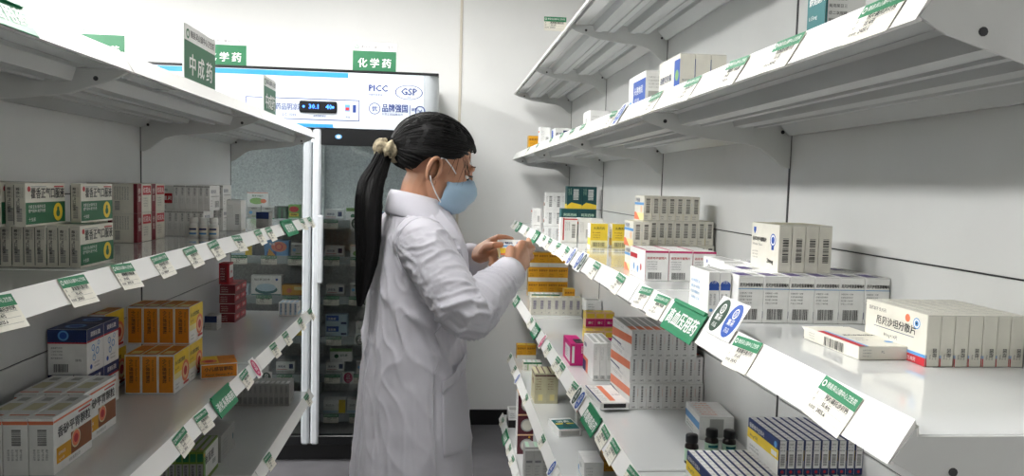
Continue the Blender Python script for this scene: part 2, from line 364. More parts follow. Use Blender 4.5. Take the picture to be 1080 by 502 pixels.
# ------------------------------------------------------------------ carton designs
FACES={'F':((0,-1),(1,0,0),(0,0,1)),'R':((1,0),(0,1,0),(0,0,1)),'L':((-1,0),(0,-1,0),(0,0,1)),'B':((0,1),(-1,0,0),(0,0,1)),'T':(None,(1,0,0),(0,1,0))}
def carton(name,dx,dy,dz,base,dec,flap=True):
    """dec items: (face, kind, ...) in fractions of that face"""
    q=MB(); q.box(-dx/2,-dy/2,0,dx/2,dy/2,dz,P(base),min(.0008,dx*.06))
    lay=[.0002]
    def fr(face):
        if face=='T': return Vector((-dx/2,-dy/2,dz)),Vector((1,0,0)),Vector((0,1,0)),Vector((0,0,1)),dx,dy
        nrm={'F':(0,-1,0),'B':(0,1,0),'R':(1,0,0),'L':(-1,0,0)}[face]; u={'F':(1,0,0),'B':(-1,0,0),'R':(0,1,0),'L':(0,-1,0)}[face]
        n=Vector(nrm); u=Vector(u); w=dx if face in 'FB' else dy
        o=Vector((n.x*dx/2,n.y*dy/2,0))-u*w/2
        return o,u,Vector((0,0,1)),n,w,dz
    if flap:
        for f in ('F','B'):
            o,u,v,n,w,h=fr(f); q.quad(o+u*w*.04+v*h*.985+n*.0001,u*w*.92,v*h*.006,P('lgrey'))
    for it in dec:
        f,k=it[0],it[1]; o,u,v,n,w,h=fr(f); lay[0]+=.00005; o=o+n*lay[0]
        if k=='rect': a,b,c,d,m=it[2:7]; q.quad(o+u*w*a+v*h*b,u*w*(c-a),v*h*(d-b),P(m))
        elif k=='tri': pts,m=it[2],it[3]; q.add([o+u*w*a+v*h*b for a,b in pts],[tuple(range(len(pts)))],P(m))
        elif k=='disc': a,b,r,m=it[2:6]; e=it[6] if len(it)>6 else 1; q.disc(o+u*w*a+v*h*b,u*r*e,v*r,P(m),16)
        elif k=='ring': a,b,r,m=it[2:6]; q.ring(o+u*w*a+v*h*b,u*r,v*r,.7,P(m),16)
        elif k=='text':   # s, x, y, height(m), mat, [align], [bold]
            s,a,b,hh,m=it[2:7]; al=it[7] if len(it)>7 else 'l'; bd=it[8] if len(it)>8 else 0
            q.text(s,o+u*w*a+v*h*b,u,v,hh,P(m),al,bd,w*({'l':.97-a,'r':a-.03,'c':2*min(a,1-a)*.96}[al]))
        elif k=='vtext':  # reads downwards, line turned on its side
            s,a,b,hh,m=it[2:7]; bd=it[7] if len(it)>7 else 0
            q.text(s,o+u*w*a+v*h*b,-v,u,hh,P(m),'l',bd,h*b*.96)
        elif k=='bar':    # barcode: bars vertical
            a,b,c,d=it[2:6]; m=it[6] if len(it)>6 else 'ink'; rg=random.Random(len(name)); x=a
            while x<c:
                bw=(c-a)*rg.choice((.018,.03,.045)); q.quad(o+u*w*x+v*h*b,u*w*min(bw,c-x),v*h*(d-b),P(m)); x+=bw+(c-a)*rg.choice((.02,.03,.045))
        elif k=='hbar':   # barcode turned: bars horizontal
            a,b,c,d=it[2:6]; m=it[6] if len(it)>6 else 'ink'; rg=random.Random(len(name)+3); y=b
            while y<d:
                bw=(d-b)*rg.choice((.018,.03,.045)); q.quad(o+u*w*a+v*h*y,u*w*(c-a),v*h*min(bw,d-y),P(m)); y+=bw+(d-b)*rg.choice((.02,.03,.045))
        elif k=='lines':  # small print as rows of characters
            a,b,c,d,nl,m=it[2:8]; rg=random.Random(nl+len(name))
            for j in range(nl):
                hh=h*(d-b)/nl*.55; s=''.join(rg.choice('用法口服一次二片日三本品适症见说明书规格贮藏密封有效期') for _ in range(int(max(3,w*(c-a)/hh*.62))))
                q.text(s,o+u*w*a+v*(h*(d-(d-b)*(j+.8)/nl)),u,v,hh,P(m),'l',0,w*(c-a)*(1 if j%3 else .8))
        elif k=='vlines':
            a,b,c,d,nl,m=it[2:8]; rg=random.Random(nl+len(name))
            for j in range(nl):
                hh=w*(c-a)/nl*.6; s=''.join(rg.choice('批准文号国药字生产日期企业地址电话邮编') for _ in range(int(max(3,h*(d-b)/hh*.6))))
                q.text(s,o+u*(w*(a+(c-a)*j/nl))+v*h*d,-v,u,hh,P(m),'l',0,h*(d-b))
    return q.mesh(name)
D={}
def dim(k): return DIM[k]
DIM={}
def define(k,dx,dy,dz,base,dec,flap=True):
    DIM[k]=(dx,dy,dz); D[k]=carton('carton_'+k,dx,dy,dz,base,dec,flap)
define('huoxiang',.0195,.14,.0775,'cream',[('R','rect',0,0,1,.55,'green'),('R','rect',0,0,1,.05,'cream'),('R','text','藿香正气口服液',.12,.66,.021,'ink','l',.02),('R','disc',.08,.86,.005,'red'),('R','rect',.12,.9,.5,.93,'lgrey'),
   ('R','text','功能主治 解表化湿',.06,.42,.007,'white'),('R','text','理气和中 用于外感',.06,.32,.007,'white'),('R','text','十支装',.06,.12,.008,'white'),('R','disc',.8,.3,.017,'yellow'),('R','disc',.8,.27,.007,'green'),('R','disc',.8,.38,.004,'green'),('R','rect',.7,.9,.95,.93,'red'),
   ('F','vtext','藿香正气口服液',.25,.9,.0065,'ink',.01),('F','hbar',.25,.12,.72,.42,'grey'),('F','vlines',.6,.45,.9,.9,2,'grey'),('F','rect',.0,.05,.06,.95,'dkgreen'),
   ('T','rect',.05,.35,.95,.62,'green'),('T','rect',.2,.7,.8,.9,'lgrey')])
define('redlabel',.062,.095,.076,'cream',[('F','vlines',.08,.12,.7,.9,6,'grey'),('F','rect',.84,0,1,1,'dred'),('R','rect',0,0,.28,1,'dred'),('R','text','参',.04,.66,.018,'cream'),('R','text','茸',.04,.4,.018,'cream'),('R','rect',.36,.62,.94,.94,'red'),('R','text','红花丸',.65,.7,.016,'white','c',.02),
   ('R','lines',.4,.2,.9,.55,4,'grey'),('F','hbar',.1,.1,.3,.4,'grey'),('T','rect',.1,.2,.9,.8,'sand')])
define('spine',.0168,.1,.0745,'white',[('F','vtext','维生素片',.38,.9,.006,'grey',.01),('F','vlines',.2,.1,.75,.5,2,'lgrey'),('F','rect',0,.92,1,.97,'lgrey'),('R','text','复方片剂',.1,.7,.012,'navy','l',.01),('R','rect',.1,.55,.9,.58,'lgrey'),('R','bar',.5,.12,.9,.38),('R','lines',.08,.15,.4,.45,3,'grey'),('T','rect',.2,.15,.8,.5,'lgrey')])
define('redfront',.052,.05,.072,'white',[('F','rect',.12,.28,.9,.68,'red'),('F','text','感冒灵',.5,.42,.013,'white','c',.02),('F','text','颗粒',.5,.78,.008,'ink','c'),('F','lines',.15,.06,.85,.22,2,'grey'),('R','lines',.1,.2,.9,.8,5,'grey'),('T','rect',.1,.3,.9,.7,'red')])
define('xiangsha',.045,.16,.113,'white',[('F','rect',0,.88,1,.94,'salmon'),('F','hbar',.35,.52,.72,.8),('F','vlines',.18,.08,.85,.46,4,'grey'),('R','rect',0,.9,1,.935,'salmon'),('R','text','香砂平胃颗粒',.52,.62,.023,'ink','c',.02),('R','rect',.62,.83,.95,.86,'red'),
   ('R','rect',.06,.16,.42,.44,'amber'),('R','rect',.42,.16,.98,.55,'brown'),('R','disc',.55,.4,.019,'sand'),('R','disc',.55,.4,.016,'salmon'),('R','disc',.55,.4,.009,'red'),('R','text','健脾燥湿',.1,.3,.007,'white'),('R','text','10g×10袋',.1,.2,.006,'white'),('R','ring',.16,.68,.008,'grey'),('R','text','药业有限公司',.5,.06,.008,'grey','c'),
   ('T','rect',.1,.08,.9,.12,'salmon'),('T','rect',.2,.3,.8,.6,'sand'),('T','rect',.3,.7,.7,.85,'lgrey')])
define('bluetop',.088,.087,.107,'white',[('F','rect',0,.72,1,1,'navy'),('F','disc',.4,.87,.013,'blue'),('F','ring',.4,.87,.012,'sky'),('F','rect',0,.69,1,.72,'red'),('F','lines',.08,.34,.6,.64,4,'grey'),('F','bar',.14,.06,.52,.24),('F','text','规格',.7,.3,.007,'grey'),
   ('R','rect',0,.74,1,1,'navy'),('R','text','蒙脱石散',.5,.82,.013,'white','c',.02),('R','rect',0,.70,1,.74,'red'),('R','ring',.35,.55,.008,'sky'),('R','ring',.6,.45,.009,'sky'),('R','ring',.4,.32,.008,'sky'),('R','ring',.68,.62,.006,'sky'),('R','rect',.38,.33,.4,.55,'sky'),('R','disc',.22,.14,.006,'blue'),('R','lines',.4,.08,.95,.24,2,'grey'),
   ('T','rect',0,0,1,1,'navy'),('T','disc',.5,.5,.025,'blue'),('T','ring',.5,.5,.022,'sky')])
define('orange',.0415,.118,.106,'white',[('F','rect',.06,.04,.94,.96,'orange'),('F','vtext','小儿感冒颗粒',.3,.9,.011,'ink',.02),('F','vtext','Xiaoer Ganmao Keli',.66,.88,.007,'ink'),('R','rect',0,.42,1,1,'yellow'),('R','rect',0,.35,1,.5,'pale'),('R','text','小儿感冒颗粒',.06,.72,.013,'ink','l',.01),('R','disc',.74,.42,.03,'salmon'),('R','disc',.74,.42,.022,'peach'),('R','disc',.74,.42,.013,'red'),
   ('R','text','6g×10袋',.06,.58,.008,'brown'),('R','lines',.06,.08,.5,.26,2,'grey'),('R','rect',.6,.08,.95,.14,'red'),('T','rect',.06,.02,.94,.98,'orange'),('T','rect',.2,.12,.8,.4,'pale'),('T','lines',.15,.5,.85,.9,4,'brown'),
   ('B','rect',.06,.04,.94,.96,'orange'),('L','rect',0,.42,1,1,'yellow')])
define('orangeflat',.100,.105,.0415,'white',[('F','rect',.02,.06,.98,.94,'orange'),('F','text','小儿感冒颗粒',.1,.52,.013,'ink','l',.02),('F','text','Xiaoer Ganmao Keli',.12,.18,.009,'ink'),('R','rect',.02,.06,.98,.94,'orange'),('R','text','6g×10',.5,.35,.012,'brown','c'),('T','rect',0,0,1,1,'orange'),('T','rect',.0,.1,.5,1,'yellow'),('T','disc',.25,.35,.022,'salmon'),('T','disc',.25,.35,.012,'red'),('T','text','小儿感冒',.6,.6,.01,'ink')])
define('redpack',.06,.088,.038,'dred',[('F','lines',.08,.2,.92,.85,3,'cream'),('R','rect',.08,.3,.92,.8,'red'),('R','text','丹参片',.5,.42,.012,'cream','c',.02),('F','rect',0,.0,1,.06,'cream'),('T','rect',.1,.1,.9,.9,'red')])
define('redup',.04,.06,.085,'red',[('F','rect',.1,.1,.75,.9,'dred'),('F','lines',.15,.2,.7,.8,5,'cream'),('R','rect',.05,.3,.95,.9,'white'),('R','text','丹参',.5,.5,.014,'red','c',.02)])
define('smallgrey',.045,.06,.055,'lgrey',[('F','rect',0,.55,1,1,'navy'),('F','lines',.1,.1,.9,.5,3,'grey'),('R','lines',.1,.1,.9,.8,4,'grey')])
define('bluestripe',.0195,.075,.058,'white',[('F','rect',.3,.1,.7,.95,'ltblue'),('F','vtext','氨溴索口服',.4,.9,.007,'navy',.01),('R','text','口服溶液',.1,.6,.01,'navy'),('R','rect',0,.1,1,.3,'ltblue'),('T','rect',.2,.1,.8,.9,'ltblue')])
define('greenpack',.0205,.15,.105,'olive',[('F','rect',.06,.1,.94,.62,'lgrey'),('F','vtext','板蓝根颗粒',.3,.58,.009,'ink',.01),('F','rect',.1,.68,.9,.92,'green'),('R','rect',0,.12,1,.95,'white'),('R','text','板蓝根',.1,.55,.03,'ink','l',.02),('R','rect',0,.12,.12,.95,'lgreen'),('R','disc',.06,.85,.006,'amber'),('R','text','颗粒',.6,.3,.018,'dkgreen'),('R','rect',0,0,1,.12,'olive'),('T','rect',.2,.05,.8,.95,'lgrey'),('T','disc',.4,.1,.005,'amber')])
define('silver',.0205,.1,.093,'lgrey',[('F','vtext','注射用水',.3,.93,.008,'grey',.01),('F','bar',.2,.1,.8,.4,'grey'),('R','lines',.1,.3,.9,.9,5,'grey'),('R','bar',.3,.08,.8,.25,'grey'),('T','rect',.2,.1,.8,.5,'white')])
define('whiteback',.06,.17,.088,'lgrey',[('R','disc',.85,.5,.012,'teal',.5),('R','lines',.1,.2,.7,.8,5,'grey'),('F','lines',.1,.2,.6,.9,5,'grey')])
# right-hand rack
define('yellowbox',.066,.05,.09,'yellow',[('F','rect',0,0,1,.3,'pale'),('F','bar',.15,.04,.85,.22),('F','text','头孢克肟',.5,.76,.011,'ink','c',.01),('F','lines',.12,.38,.88,.68,3,'brown'),('L','rect',0,0,1,1,'white'),('L','rect',0,.1,1,.4,'yellow'),('L','lines',.1,.45,.9,.9,4,'grey'),('T','rect',.1,.1,.9,.9,'white')])
define('redwhite',.068,.05,.1,'white',[('F','rect',.14,.1,.22,1,'red'),('F','rect',.14,.92,1,.97,'red'),('F','vlines',.3,.2,.6,.85,3,'grey'),('F','hbar',.68,.2,.88,.75),('L','lines',.1,.2,.9,.8,5,'red'),('T','rect',.1,.3,.9,.6,'red')])
define('plainwhite',.05,.06,.1,'white',[('F','vlines',.15,.15,.5,.85,3,'lgrey'),('F','hbar',.6,.2,.85,.55,'grey'),('L','lines',.1,.2,.9,.7,4,'grey'),('L','rect',.1,.75,.9,.85,'salmon'),('T','rect',.1,.3,.9,.7,'lgrey')])
define('farwhite',.045,.06,.095,'white',[('F','hbar',.5,.15,.85,.8),('F','vlines',.1,.2,.4,.8,2,'grey'),('L','rect',.1,.2,.5,.4,'salmon'),('L','lines',.1,.5,.9,.9,3,'grey'),('L','rect',.55,.2,.9,.35,'teal')])
define('tealyellow',.072,.06,.108,'dteal',[('F','tri',[(0,0),(1,0),(1,.18),(.3,.28),(0,.12)],'yellow'),('F','hbar',.42,.4,.78,.88,'white'),('F','vlines',.1,.4,.35,.9,2,'mint'),('L','rect',0,0,1,.2,'yellow'),('T','rect',.1,.1,.9,.9,'teal')])
define('tealblock',.085,.06,.06,'dteal',[('F','text','阿莫西林',.5,.4,.016,'mint','c',.02),('F','rect',0,0,1,.08,'yellow'),('L','rect',.1,.1,.9,.9,'teal')])
define('spinebar',.0225,.1,.068,'cream',[('F','hbar',.28,.3,.78,.9),('F','lines',.1,.04,.9,.22,2,'grey'),('L','rect',0,.0,1,.28,'pale'),('L','tri',[(0,.0),(.6,.0),(.2,.3),(0,.3)],'salmon'),('L','rect',0,.62,1,.72,'sky'),('L','text','沙坦胶囊',.1,.76,.012,'navy','l',.01),('L','disc',.75,.45,.01,'peach'),('T','rect',.2,.1,.8,.9,'sand')])
define('redbarcode',.0585,.15,.074,'white',[('F','rect',0,.93,1,1,'magenta'),('F','text','硝苯地平缓释片',.08,.72,.007,'red','l',.01),('F','lines',.08,.36,.85,.68,4,'grey'),('F','bar',.14,.06,.7,.28),('F','rect',0,0,.012,1,'magenta'),('L','disc',.3,.35,.009,'sky',.8),('L','disc',.55,.3,.009,'sky',.8),('L','disc',.75,.4,.009,'red',.8),('L','rect',.05,.65,.5,.8,'red'),('L','lines',.1,.1,.9,.2,1,'grey'),('T','rect',.0,.05,.12,.95,'magenta'),('T','lines',.15,.2,.9,.9,5,'lgrey')])
define('purpletop',.0446,.105,.0805,'white',[('F','text','厄贝沙坦氢氯噻嗪片',.06,.78,.0068,'ink','l',.02),('F','rect',0,.72,1,.735,'sky'),('F','lines',.06,.4,.92,.68,4,'grey'),('F','bar',.16,.07,.78,.3),('L','text','厄贝沙坦片',.1,.6,.012,'navy','l',.01),('L','rect',0,.1,1,.25,'purple'),
   ('T','rect',.1,.05,.6,.45,'purple'),('T','rect',.65,.1,.95,.4,'lgrey'),('T','lines',.1,.5,.9,.95,4,'grey')])
define('bluedome',.0195,.1,.083,'white',[('F','disc',.5,.72,.0082,'blue',1.1),('F','rect',.06,.62,.94,.72,'blue'),('F','text','贝尔',.5,.76,.005,'white','c'),('F','vlines',.15,.1,.85,.55,2,'grey'),('F','disc',.3,.2,.003,'sky'),('L','lines',.1,.3,.9,.8,4,'sky'),('T','rect',.1,.1,.9,.9,'lgrey')])
define('whitelogo',.04,.12,.082,'white',[('L','ring',.3,.72,.009,'grey'),('L','text','缬沙坦',.5,.66,.012,'ink','l',.01),('L','lines',.15,.2,.8,.5,3,'grey'),('L','disc',.2,.9,.004,'blue'),('F','vlines',.2,.1,.8,.9,3,'lgrey'),('T','rect',.2,.2,.8,.8,'lgrey')])
define('emblem',.024,.12,.085,'cream',[('L','tri',[(.08,.82),(.12,.74),(.17,.82),(.17,.9),(.08,.9)],'blue'),('L','disc',.8,.66,.012,'blue'),('L','ring',.8,.66,.0095,'white'),('L','rect',.76,.45,.84,.54,'blue'),('L','text','硝苯地平缓释片',.06,.6,.009,'ink','l',.02),('L','text','Nifedipine Tablets',.06,.5,.006,'grey'),('L','lines',.06,.2,.4,.4,3,'grey'),('L','text','20mg',.62,.16,.012,'ink','l',.03),
   ('F','hbar',.3,.22,.75,.72),('T','rect',.2,.1,.8,.9,'sand')])
define('ebei',.0193,.145,.0685,'cream',[('L','text','厄贝沙坦分散片',.2,.56,.0135,'ink','l',.02),('L','text','国药准字 处方药',.06,.82,.006,'ink'),('L','rect',.16,.485,.82,.497,'navy'),('L','text','80mg×14片',.34,.33,.007,'ink','l'),('L','disc',.71,.84,.0055,'salmon'),('L','disc',.85,.78,.0075,'sky'),('L','ring',.85,.78,.006,'white'),('L','disc',.85,.78,.002,'navy'),('L','rect',.66,.16,1,.22,'sky'),('L','rect',.66,0,1,.16,'red'),('L','text','降压用药',.7,.04,.006,'white'),
   ('F','rect',0,0,.07,.16,'red'),('F','rect',0,.16,.07,.22,'sky'),('F','vtext','国药',.5,.36,.006,'ink',.01),('F','vlines',.25,.04,.85,.24,3,'ink'),('T','lines',.15,.05,.9,.95,9,'lgrey')])
define('fallen',.0735,.145,.0185,'cream',[('F','lines',.08,.2,.38,.85,3,'grey'),('F','text','PL',.45,.5,.005,'grey'),('L','rect',.0,.2,.34,.8,'cream'),('L','bar',.4,.12,.75,.8),('L','lines',.1,.2,.3,.8,3,'grey'),('T','rect',.0,.0,.14,.75,'red'),('T','rect',.14,.0,.2,.75,'sky'),('T','text','厄贝沙坦分散片',.3,.5,.0085,'ink','l',.02),('T','disc',.85,.2,.006,'sky'),('T','lines',.28,.25,.85,.42,2,'grey')])
define('orangeband',.0238,.25,.0765,'white',[('F','hbar',.4,.3,.62,.92),('F','text','24片',.5,.06,.006,'ink','c'),('L','tri',[(0,.25),(1,.5),(1,.8),(0,.6)],'salmon'),('L','rect',.0,.12,.5,.18,'navy'),('L','lines',.1,.82,.9,.96,2,'grey'),('L','lines',.3,.02,.9,.12,2,'navy'),('T','rect',.1,.1,.9,.9,'lgrey'),('T','rect',.1,.1,.9,.3,'salmon')])
define('openbox',.085,.19,.022,'white',[('F','rect',.12,.3,.9,.85,'black'),('T','rect',.4,.1,.6,.95,'salmon'),('T','rect',.0,.0,.06,1,'navy'),('T','text','沙坦片',.66,.4,.015,'navy'),('T','lines',.08,.5,.36,.95,5,'grey'),('T','lines',.08,.08,.36,.4,4,'lgrey'),('L','lines',.1,.2,.9,.8,2,'grey')])
define('standing',.0215,.18,.125,'white',[('F','vlines',.2,.3,.6,.9,2,'lgrey'),('F','bar',.2,.05,.8,.14,'grey'),('L','rect',0,0,.5,.4,'salmon'),('L','rect',.0,.0,.3,.3,'navy'),('L','text','降糖片',.1,.7,.016,'navy','l',.02),('T','rect',.2,.1,.8,.9,'lgrey')])
define('pinkbox',.05,.16,.08,'pink',[('F','rect',.12,.12,.3,.88,'white'),('F','vtext','玫瑰胶囊',.8,.9,.007,'white',.01),('L','rect',.3,.15,.95,.8,'white'),('L','lines',.35,.25,.9,.7,4,'grey'),('T','rect',.4,.05,1,.5,'black'),('T','text','胶囊',.5,.2,.014,'lgrey')])
define('yellowpink',.04,.06,.06,'peach',[('F','rect',0,0,1,.55,'pink'),('F','rect',.1,.6,.9,.9,'yellow'),('F','text','维C',.5,.2,.012,'white','c',.02),('L','rect',0,.5,1,1,'yellow'),('T','rect',.1,.1,.9,.9,'yellow')])
define('violetcode',.036,.07,.088,'cream',[('F','hbar',.3,.35,.7,.85,'purple'),('F','text','片',.5,.1,.01,'grey','c'),('L','lines',.1,.3,.9,.8,4,'purple'),('T','rect',.15,.1,.85,.9,'sand')])
define('amberbox',.058,.06,.085,'amber',[('F','rect',0,0,1,.28,'cream'),('F','text','氨氯地平',.5,.7,.013,'brown','c',.02),('F','lines',.15,.34,.85,.6,2,'brown'),('L','rect',0,0,1,1,'gold'),('T','rect',.1,.1,.9,.9,'yellow')])
define('greenwhite',.052,.07,.05,'cream',[('F','rect',0,.8,1,1,'green'),('F','rect',.45,.1,.55,.8,'lgreen'),('F','lines',.1,.1,.9,.7,3,'grey'),('T','rect',.1,.1,.9,.9,'white'),('T','rect',.3,.1,.5,.9,'mint')])
define('navyyellow',.0155,.14,.064,'navy',[('F','rect',.1,.2,.9,1,'white'),('F','hbar',.25,.28,.75,.62),('F','lines',.15,.68,.85,.95,3,'grey'),('F','disc',.5,.1,.0028,'red'),('L','rect',0,0,1,.72,'white'),('L','rect',0,.42,1,.72,'yellow'),('L','text','硝苯地平控释片',.06,.78,.01,'white','l',.01),('L','disc',.9,.83,.006,'sky'),('L','text','30mg×7片',.08,.5,.009,'navy'),('L','rect',.78,.48,.95,.62,'white'),('L','lines',.1,.08,.6,.3,2,'grey'),('T','rect',.15,.0,.85,1,'white'),('T','lines',.2,.05,.8,.95,8,'lgrey')])
define('nearwhite',.09,.14,.06,'white',[('L','rect',0,.42,1,.72,'sky'),('L','lines',.1,.1,.9,.35,2,'grey'),('T','lines',.1,.1,.9,.95,6,'salmon'),('F','rect',.3,.1,.7,.9,'lgrey')])
define('olivebox',.058,.13,.04,'white',[('F','rect',.1,.1,.9,.9,'olive'),('F','disc',.5,.5,.012,'yellow'),('T','rect',.1,.1,.9,.9,'pale')])
define('creambox',.056,.14,.148,'sand',[('F','rect',0,.9,1,.94,'maroon'),('F','lines',.12,.45,.88,.85,5,'brown'),('F','rect',.3,.1,.7,.3,'pale'),('L','rect',0,.9,1,.94,'maroon'),('L','text','阿胶',.3,.6,.03,'brown','l',.02),('T','rect',.3,.0,.42,1,'maroon'),('T','rect',.8,.0,.9,1,'maroon')])
define('tealflat',.10,.16,.03,'white',[('T','rect',.05,.05,.95,.85,'teal'),('T','rect',.1,.45,.9,.55,'yellow'),('T','tri',[(.3,.2),(.7,.2),(.5,.7)],'dteal'),('T','text','消炎',.2,.6,.03,'white','l',.02),('F','rect',.1,.15,.9,.8,'lgrey')])
define('blackwhite',.075,.1,.1,'white',[('F','rect',0,0,1,.45,'black'),('L','rect',0,0,1,.45,'black'),('F','lines',.1,.55,.9,.9,3,'grey'),('T','rect',.1,.2,.9,.8,'lgrey')])
define('clockbox',.085,.1,.108,'maroon',[('F','disc',.6,.45,.035,'lgrey'),('F','disc',.6,.45,.028,'cream'),('F','disc',.75,.85,.006,'amber'),('L','rect',0,0,1,1,'white'),('L','lines',.1,.2,.9,.8,6,'grey'),('F','rect',0,.93,1,1,'peach'),('T','rect',0,0,1,1,'peach'),('T','disc',.5,.5,.02,'yellow')])
define('lightgrey',.042,.09,.17,'lgrey',[('F','rect',.15,.55,.85,.62,'grey'),('F','lines',.15,.1,.85,.5,5,'grey'),('F','rect',.0,.9,1,.96,'white'),('L','lines',.1,.2,.9,.8,6,'grey'),('T','rect',.1,.1,.5,.9,'mint')])
define('tealtop',.05,.045,.09,'white',[('L','rect',0,0,1,1,'teal'),('L','text','炔诺酮片',.1,.5,.011,'white','l',.02),('L','text','0.15mg',.1,.3,.007,'white'),('F','lines',.08,.2,.92,.95,8,'ink'),('F','rect',0,0,.05,1,'teal'),('T','rect',.1,.1,.9,.9,'teal')])
define('bluelabel',.075,.17,.113,'white',[('F','rect',.1,.3,.95,.55,'lgrey'),('L','rect',.28,.3,1,.85,'blue'),('L','text','头孢地尼',.35,.55,.022,'white','l',.02),('L','text','CEFDINIR',.35,.38,.012,'white'),('L','disc',.14,.3,.015,'sky'),('L','disc',.14,.12,.01,'salmon'),('F','lines',.1,.6,.9,.9,4,'lgrey'),('T','rect',.2,.2,.8,.8,'lgrey')])
define('whitecode',.034,.16,.115,'cream',[('F','bar',.15,.12,.85,.4),('F','lines',.15,.45,.85,.55,1,'grey'),('L','rect',.75,0,1,.9,'blue'),('L','disc',.88,.6,.012,'lgreen'),('L','text','通便灵胶囊',.06,.55,.018,'navy','l',.01),('L','lines',.06,.15,.6,.4,3,'grey'),('T','rect',.2,.1,.8,.9,'lgrey')])
define('smallwhite',.07,.12,.075,'white',[('F','lines',.1,.2,.8,.8,4,'lgrey'),('L','disc',.15,.3,.01,'sky'),('L','text','胶囊',.3,.5,.018,'grey'),('L','rect',.1,.1,.9,.16,'ltblue')])
define('bluewhite',.07,.1,.06,'white',[('F','rect',.5,.35,.95,.85,'navy'),('F','text','片剂',.25,.5,.014,'navy','c',.02),('F','lines',.08,.1,.45,.4,2,'grey'),('L','rect',.1,.2,.5,.9,'blue'),('L','lines',.55,.2,.95,.8,3,'grey'),('T','rect',.1,.1,.9,.9,'lgrey')])
define('fr_green',.11,.06,.07,'white',[('F','disc',.45,.35,.018,'lgreen',2),('F','disc',.78,.35,.012,'salmon',1.3),('F','text','健胃消食片',.5,.68,.012,'green','c',.01),('F','rect',0,.95,1,1,'salmon')])
define('fr_grey',.068,.06,.075,'lgrey',[('F','text','咽炎片',.5,.75,.01,'ink','c',.02),('F','disc',.25,.5,.009,'sky'),('F','rect',.35,.2,.75,.26,'olive'),('F','lines',.1,.05,.9,.16,1,'grey'),('F','rect',0,.9,1,1,'white')])
define('fr_redgreen',.06,.06,.085,'lgreen',[('F','disc',.5,.7,.016,'red',1.6),('F','rect',.1,.25,.9,.45,'yellow'),('F','text','草珊瑚',.5,.3,.011,'ink','c',.02),('F','rect',0,.0,1,.15,'mint')])
define('fr_fish',.13,.06,.09,'sky',[('F','disc',.6,.6,.028,'salmon',1.5),('F','ring',.6,.6,.02,'red'),('F','rect',.1,.08,.5,.3,'blue'),('F','text','鱼油',.2,.7,.015,'white','l',.02),('F','tri',[(.1,0),(.5,0),(.2,.5)],'amber')])
define('fr_dkgreen',.06,.06,.075,'dkgreen',[('F','rect',.15,.1,.35,.9,'green'),('F','rect',.6,.1,.7,.9,'green')])
define('fr_tealwave',.16,.07,.11,'white',[('F','disc',.5,.3,.025,'teal',2.4),('F','disc',.5,.4,.022,'ltblue',2.4),('F','text','胰岛素注射液',.1,.75,.014,'ink','l'),('F','disc',.85,.8,.007,'blue'),('F','rect',0,.0,1,.08,'teal')])
define('fr_amber',.13,.07,.06,'amber',[('F','disc',.3,.5,.014,'salmon'),('F','rect',.5,.55,.95,.85,'pale'),('F','rect',0,0,1,.12,'brown')])
define('fr_blue',.12,.06,.06,'ltblue',[('F','rect',.05,.4,.6,.9,'blue'),('F','text','注射液',.1,.5,.015,'white','l',.02),('F','rect',.7,.1,.95,.3,'navy')])
define('fr_white',.1,.06,.065,'white',[('F','rect',0,.0,1,.25,'lgrey'),('F','text','滴眼液',.1,.5,.014,'navy','l',.01),('F','rect',.7,.4,.92,.8,'navy'),('F','rect',.05,.32,.6,.36,'red')])
define('fr_greentop',.12,.06,.075,'white',[('F','rect',0,.75,1,1,'lgreen'),('F','disc',.3,.4,.012,'green'),('F','text','益生菌',.45,.4,.014,'green','l',.02),('F','lines',.1,.05,.9,.2,1,'grey')])
define('fr_yellow',.12,.06,.075,'white',[('F','rect',.7,0,1,1,'yellow'),('F','rect',0,.0,.7,.2,'ltblue'),('F','text','眼药水',.1,.5,.016,'grey','l'),('F','lines',.1,.25,.6,.42,1,'lgrey')])

def put(k,x,y,z,label,group=None,rot=0,cat='medicine box',name='medicine_box'):
    o=obj(name,D[k],None,(x,y,z+.0005),rot); return tag(o,label,cat,group)
def rowx(k,x0,y0,z,n,desc,where,group,frm='the left',gap=.0006,first=0,jit=.0015,rot=0):
    """n cartons side by side along X; x0 = left side, y0 = face towards the camera"""
    dx,dy,dz=DIM[k]
    for i in range(n):
        lb=f'{desc}, {ORD[i+first]} from {frm} in {where}' if n>1 else f'{desc}, {where}'
        put(k,x0+dx*(i+.5)+gap*i,y0+dy/2+random.uniform(0,jit),z,lb,group,rot)

# ---------------------------------------------- left second shelf
z=ZL['L2']
for i in range(12):
    y=1.463+random.uniform(0,.002) if i<11 else 1.463
    put('huoxiang',-.663-.0098-.0201*i,y+.07,z,f'cream-green carton, {ORD[i]} from the aisle, bottom row, left second shelf near stack','cream-green cartons, bottom row')
top=[(-.7075,1.545,0),(-.7375,1.405,0.0),(-.7595,1.42,-.01),(-.7805,1.41,0),(-.801,1.41,.0),(-.8215,1.41,.0),(-.842,1.41,.0),(-.8625,1.41,0)]
for i,(x,y,r) in enumerate(top):
    put('huoxiang',x,y+.07,z+.0778,f'cream-green carton, {ORD[i]} from the aisle, top row, left second shelf near stack','cream-green cartons, top row',r)
for lv,ln in ((0,'bottom'),(1,'top')):
    for c in range(2):
        for r in range(2):
            if c==1 and r==1 and lv==1: continue
            put('redlabel',-.812-.0635*c,2.035+.0485+.0975*r,z+.0763*lv,f'dark-red and cream carton, {ln} layer, {["aisle","inner"][c]} column, {["near","far"][r]} one, left second shelf','dark-red and cream cartons')
rowx('spine',-.835,2.30,z,8,'slim white carton','bottom row, left second shelf','slim white cartons, bottom row')
rowx('redfront',-.84,2.325,z+.075,1,'white carton with red label','on slim white cartons, left second shelf','x')
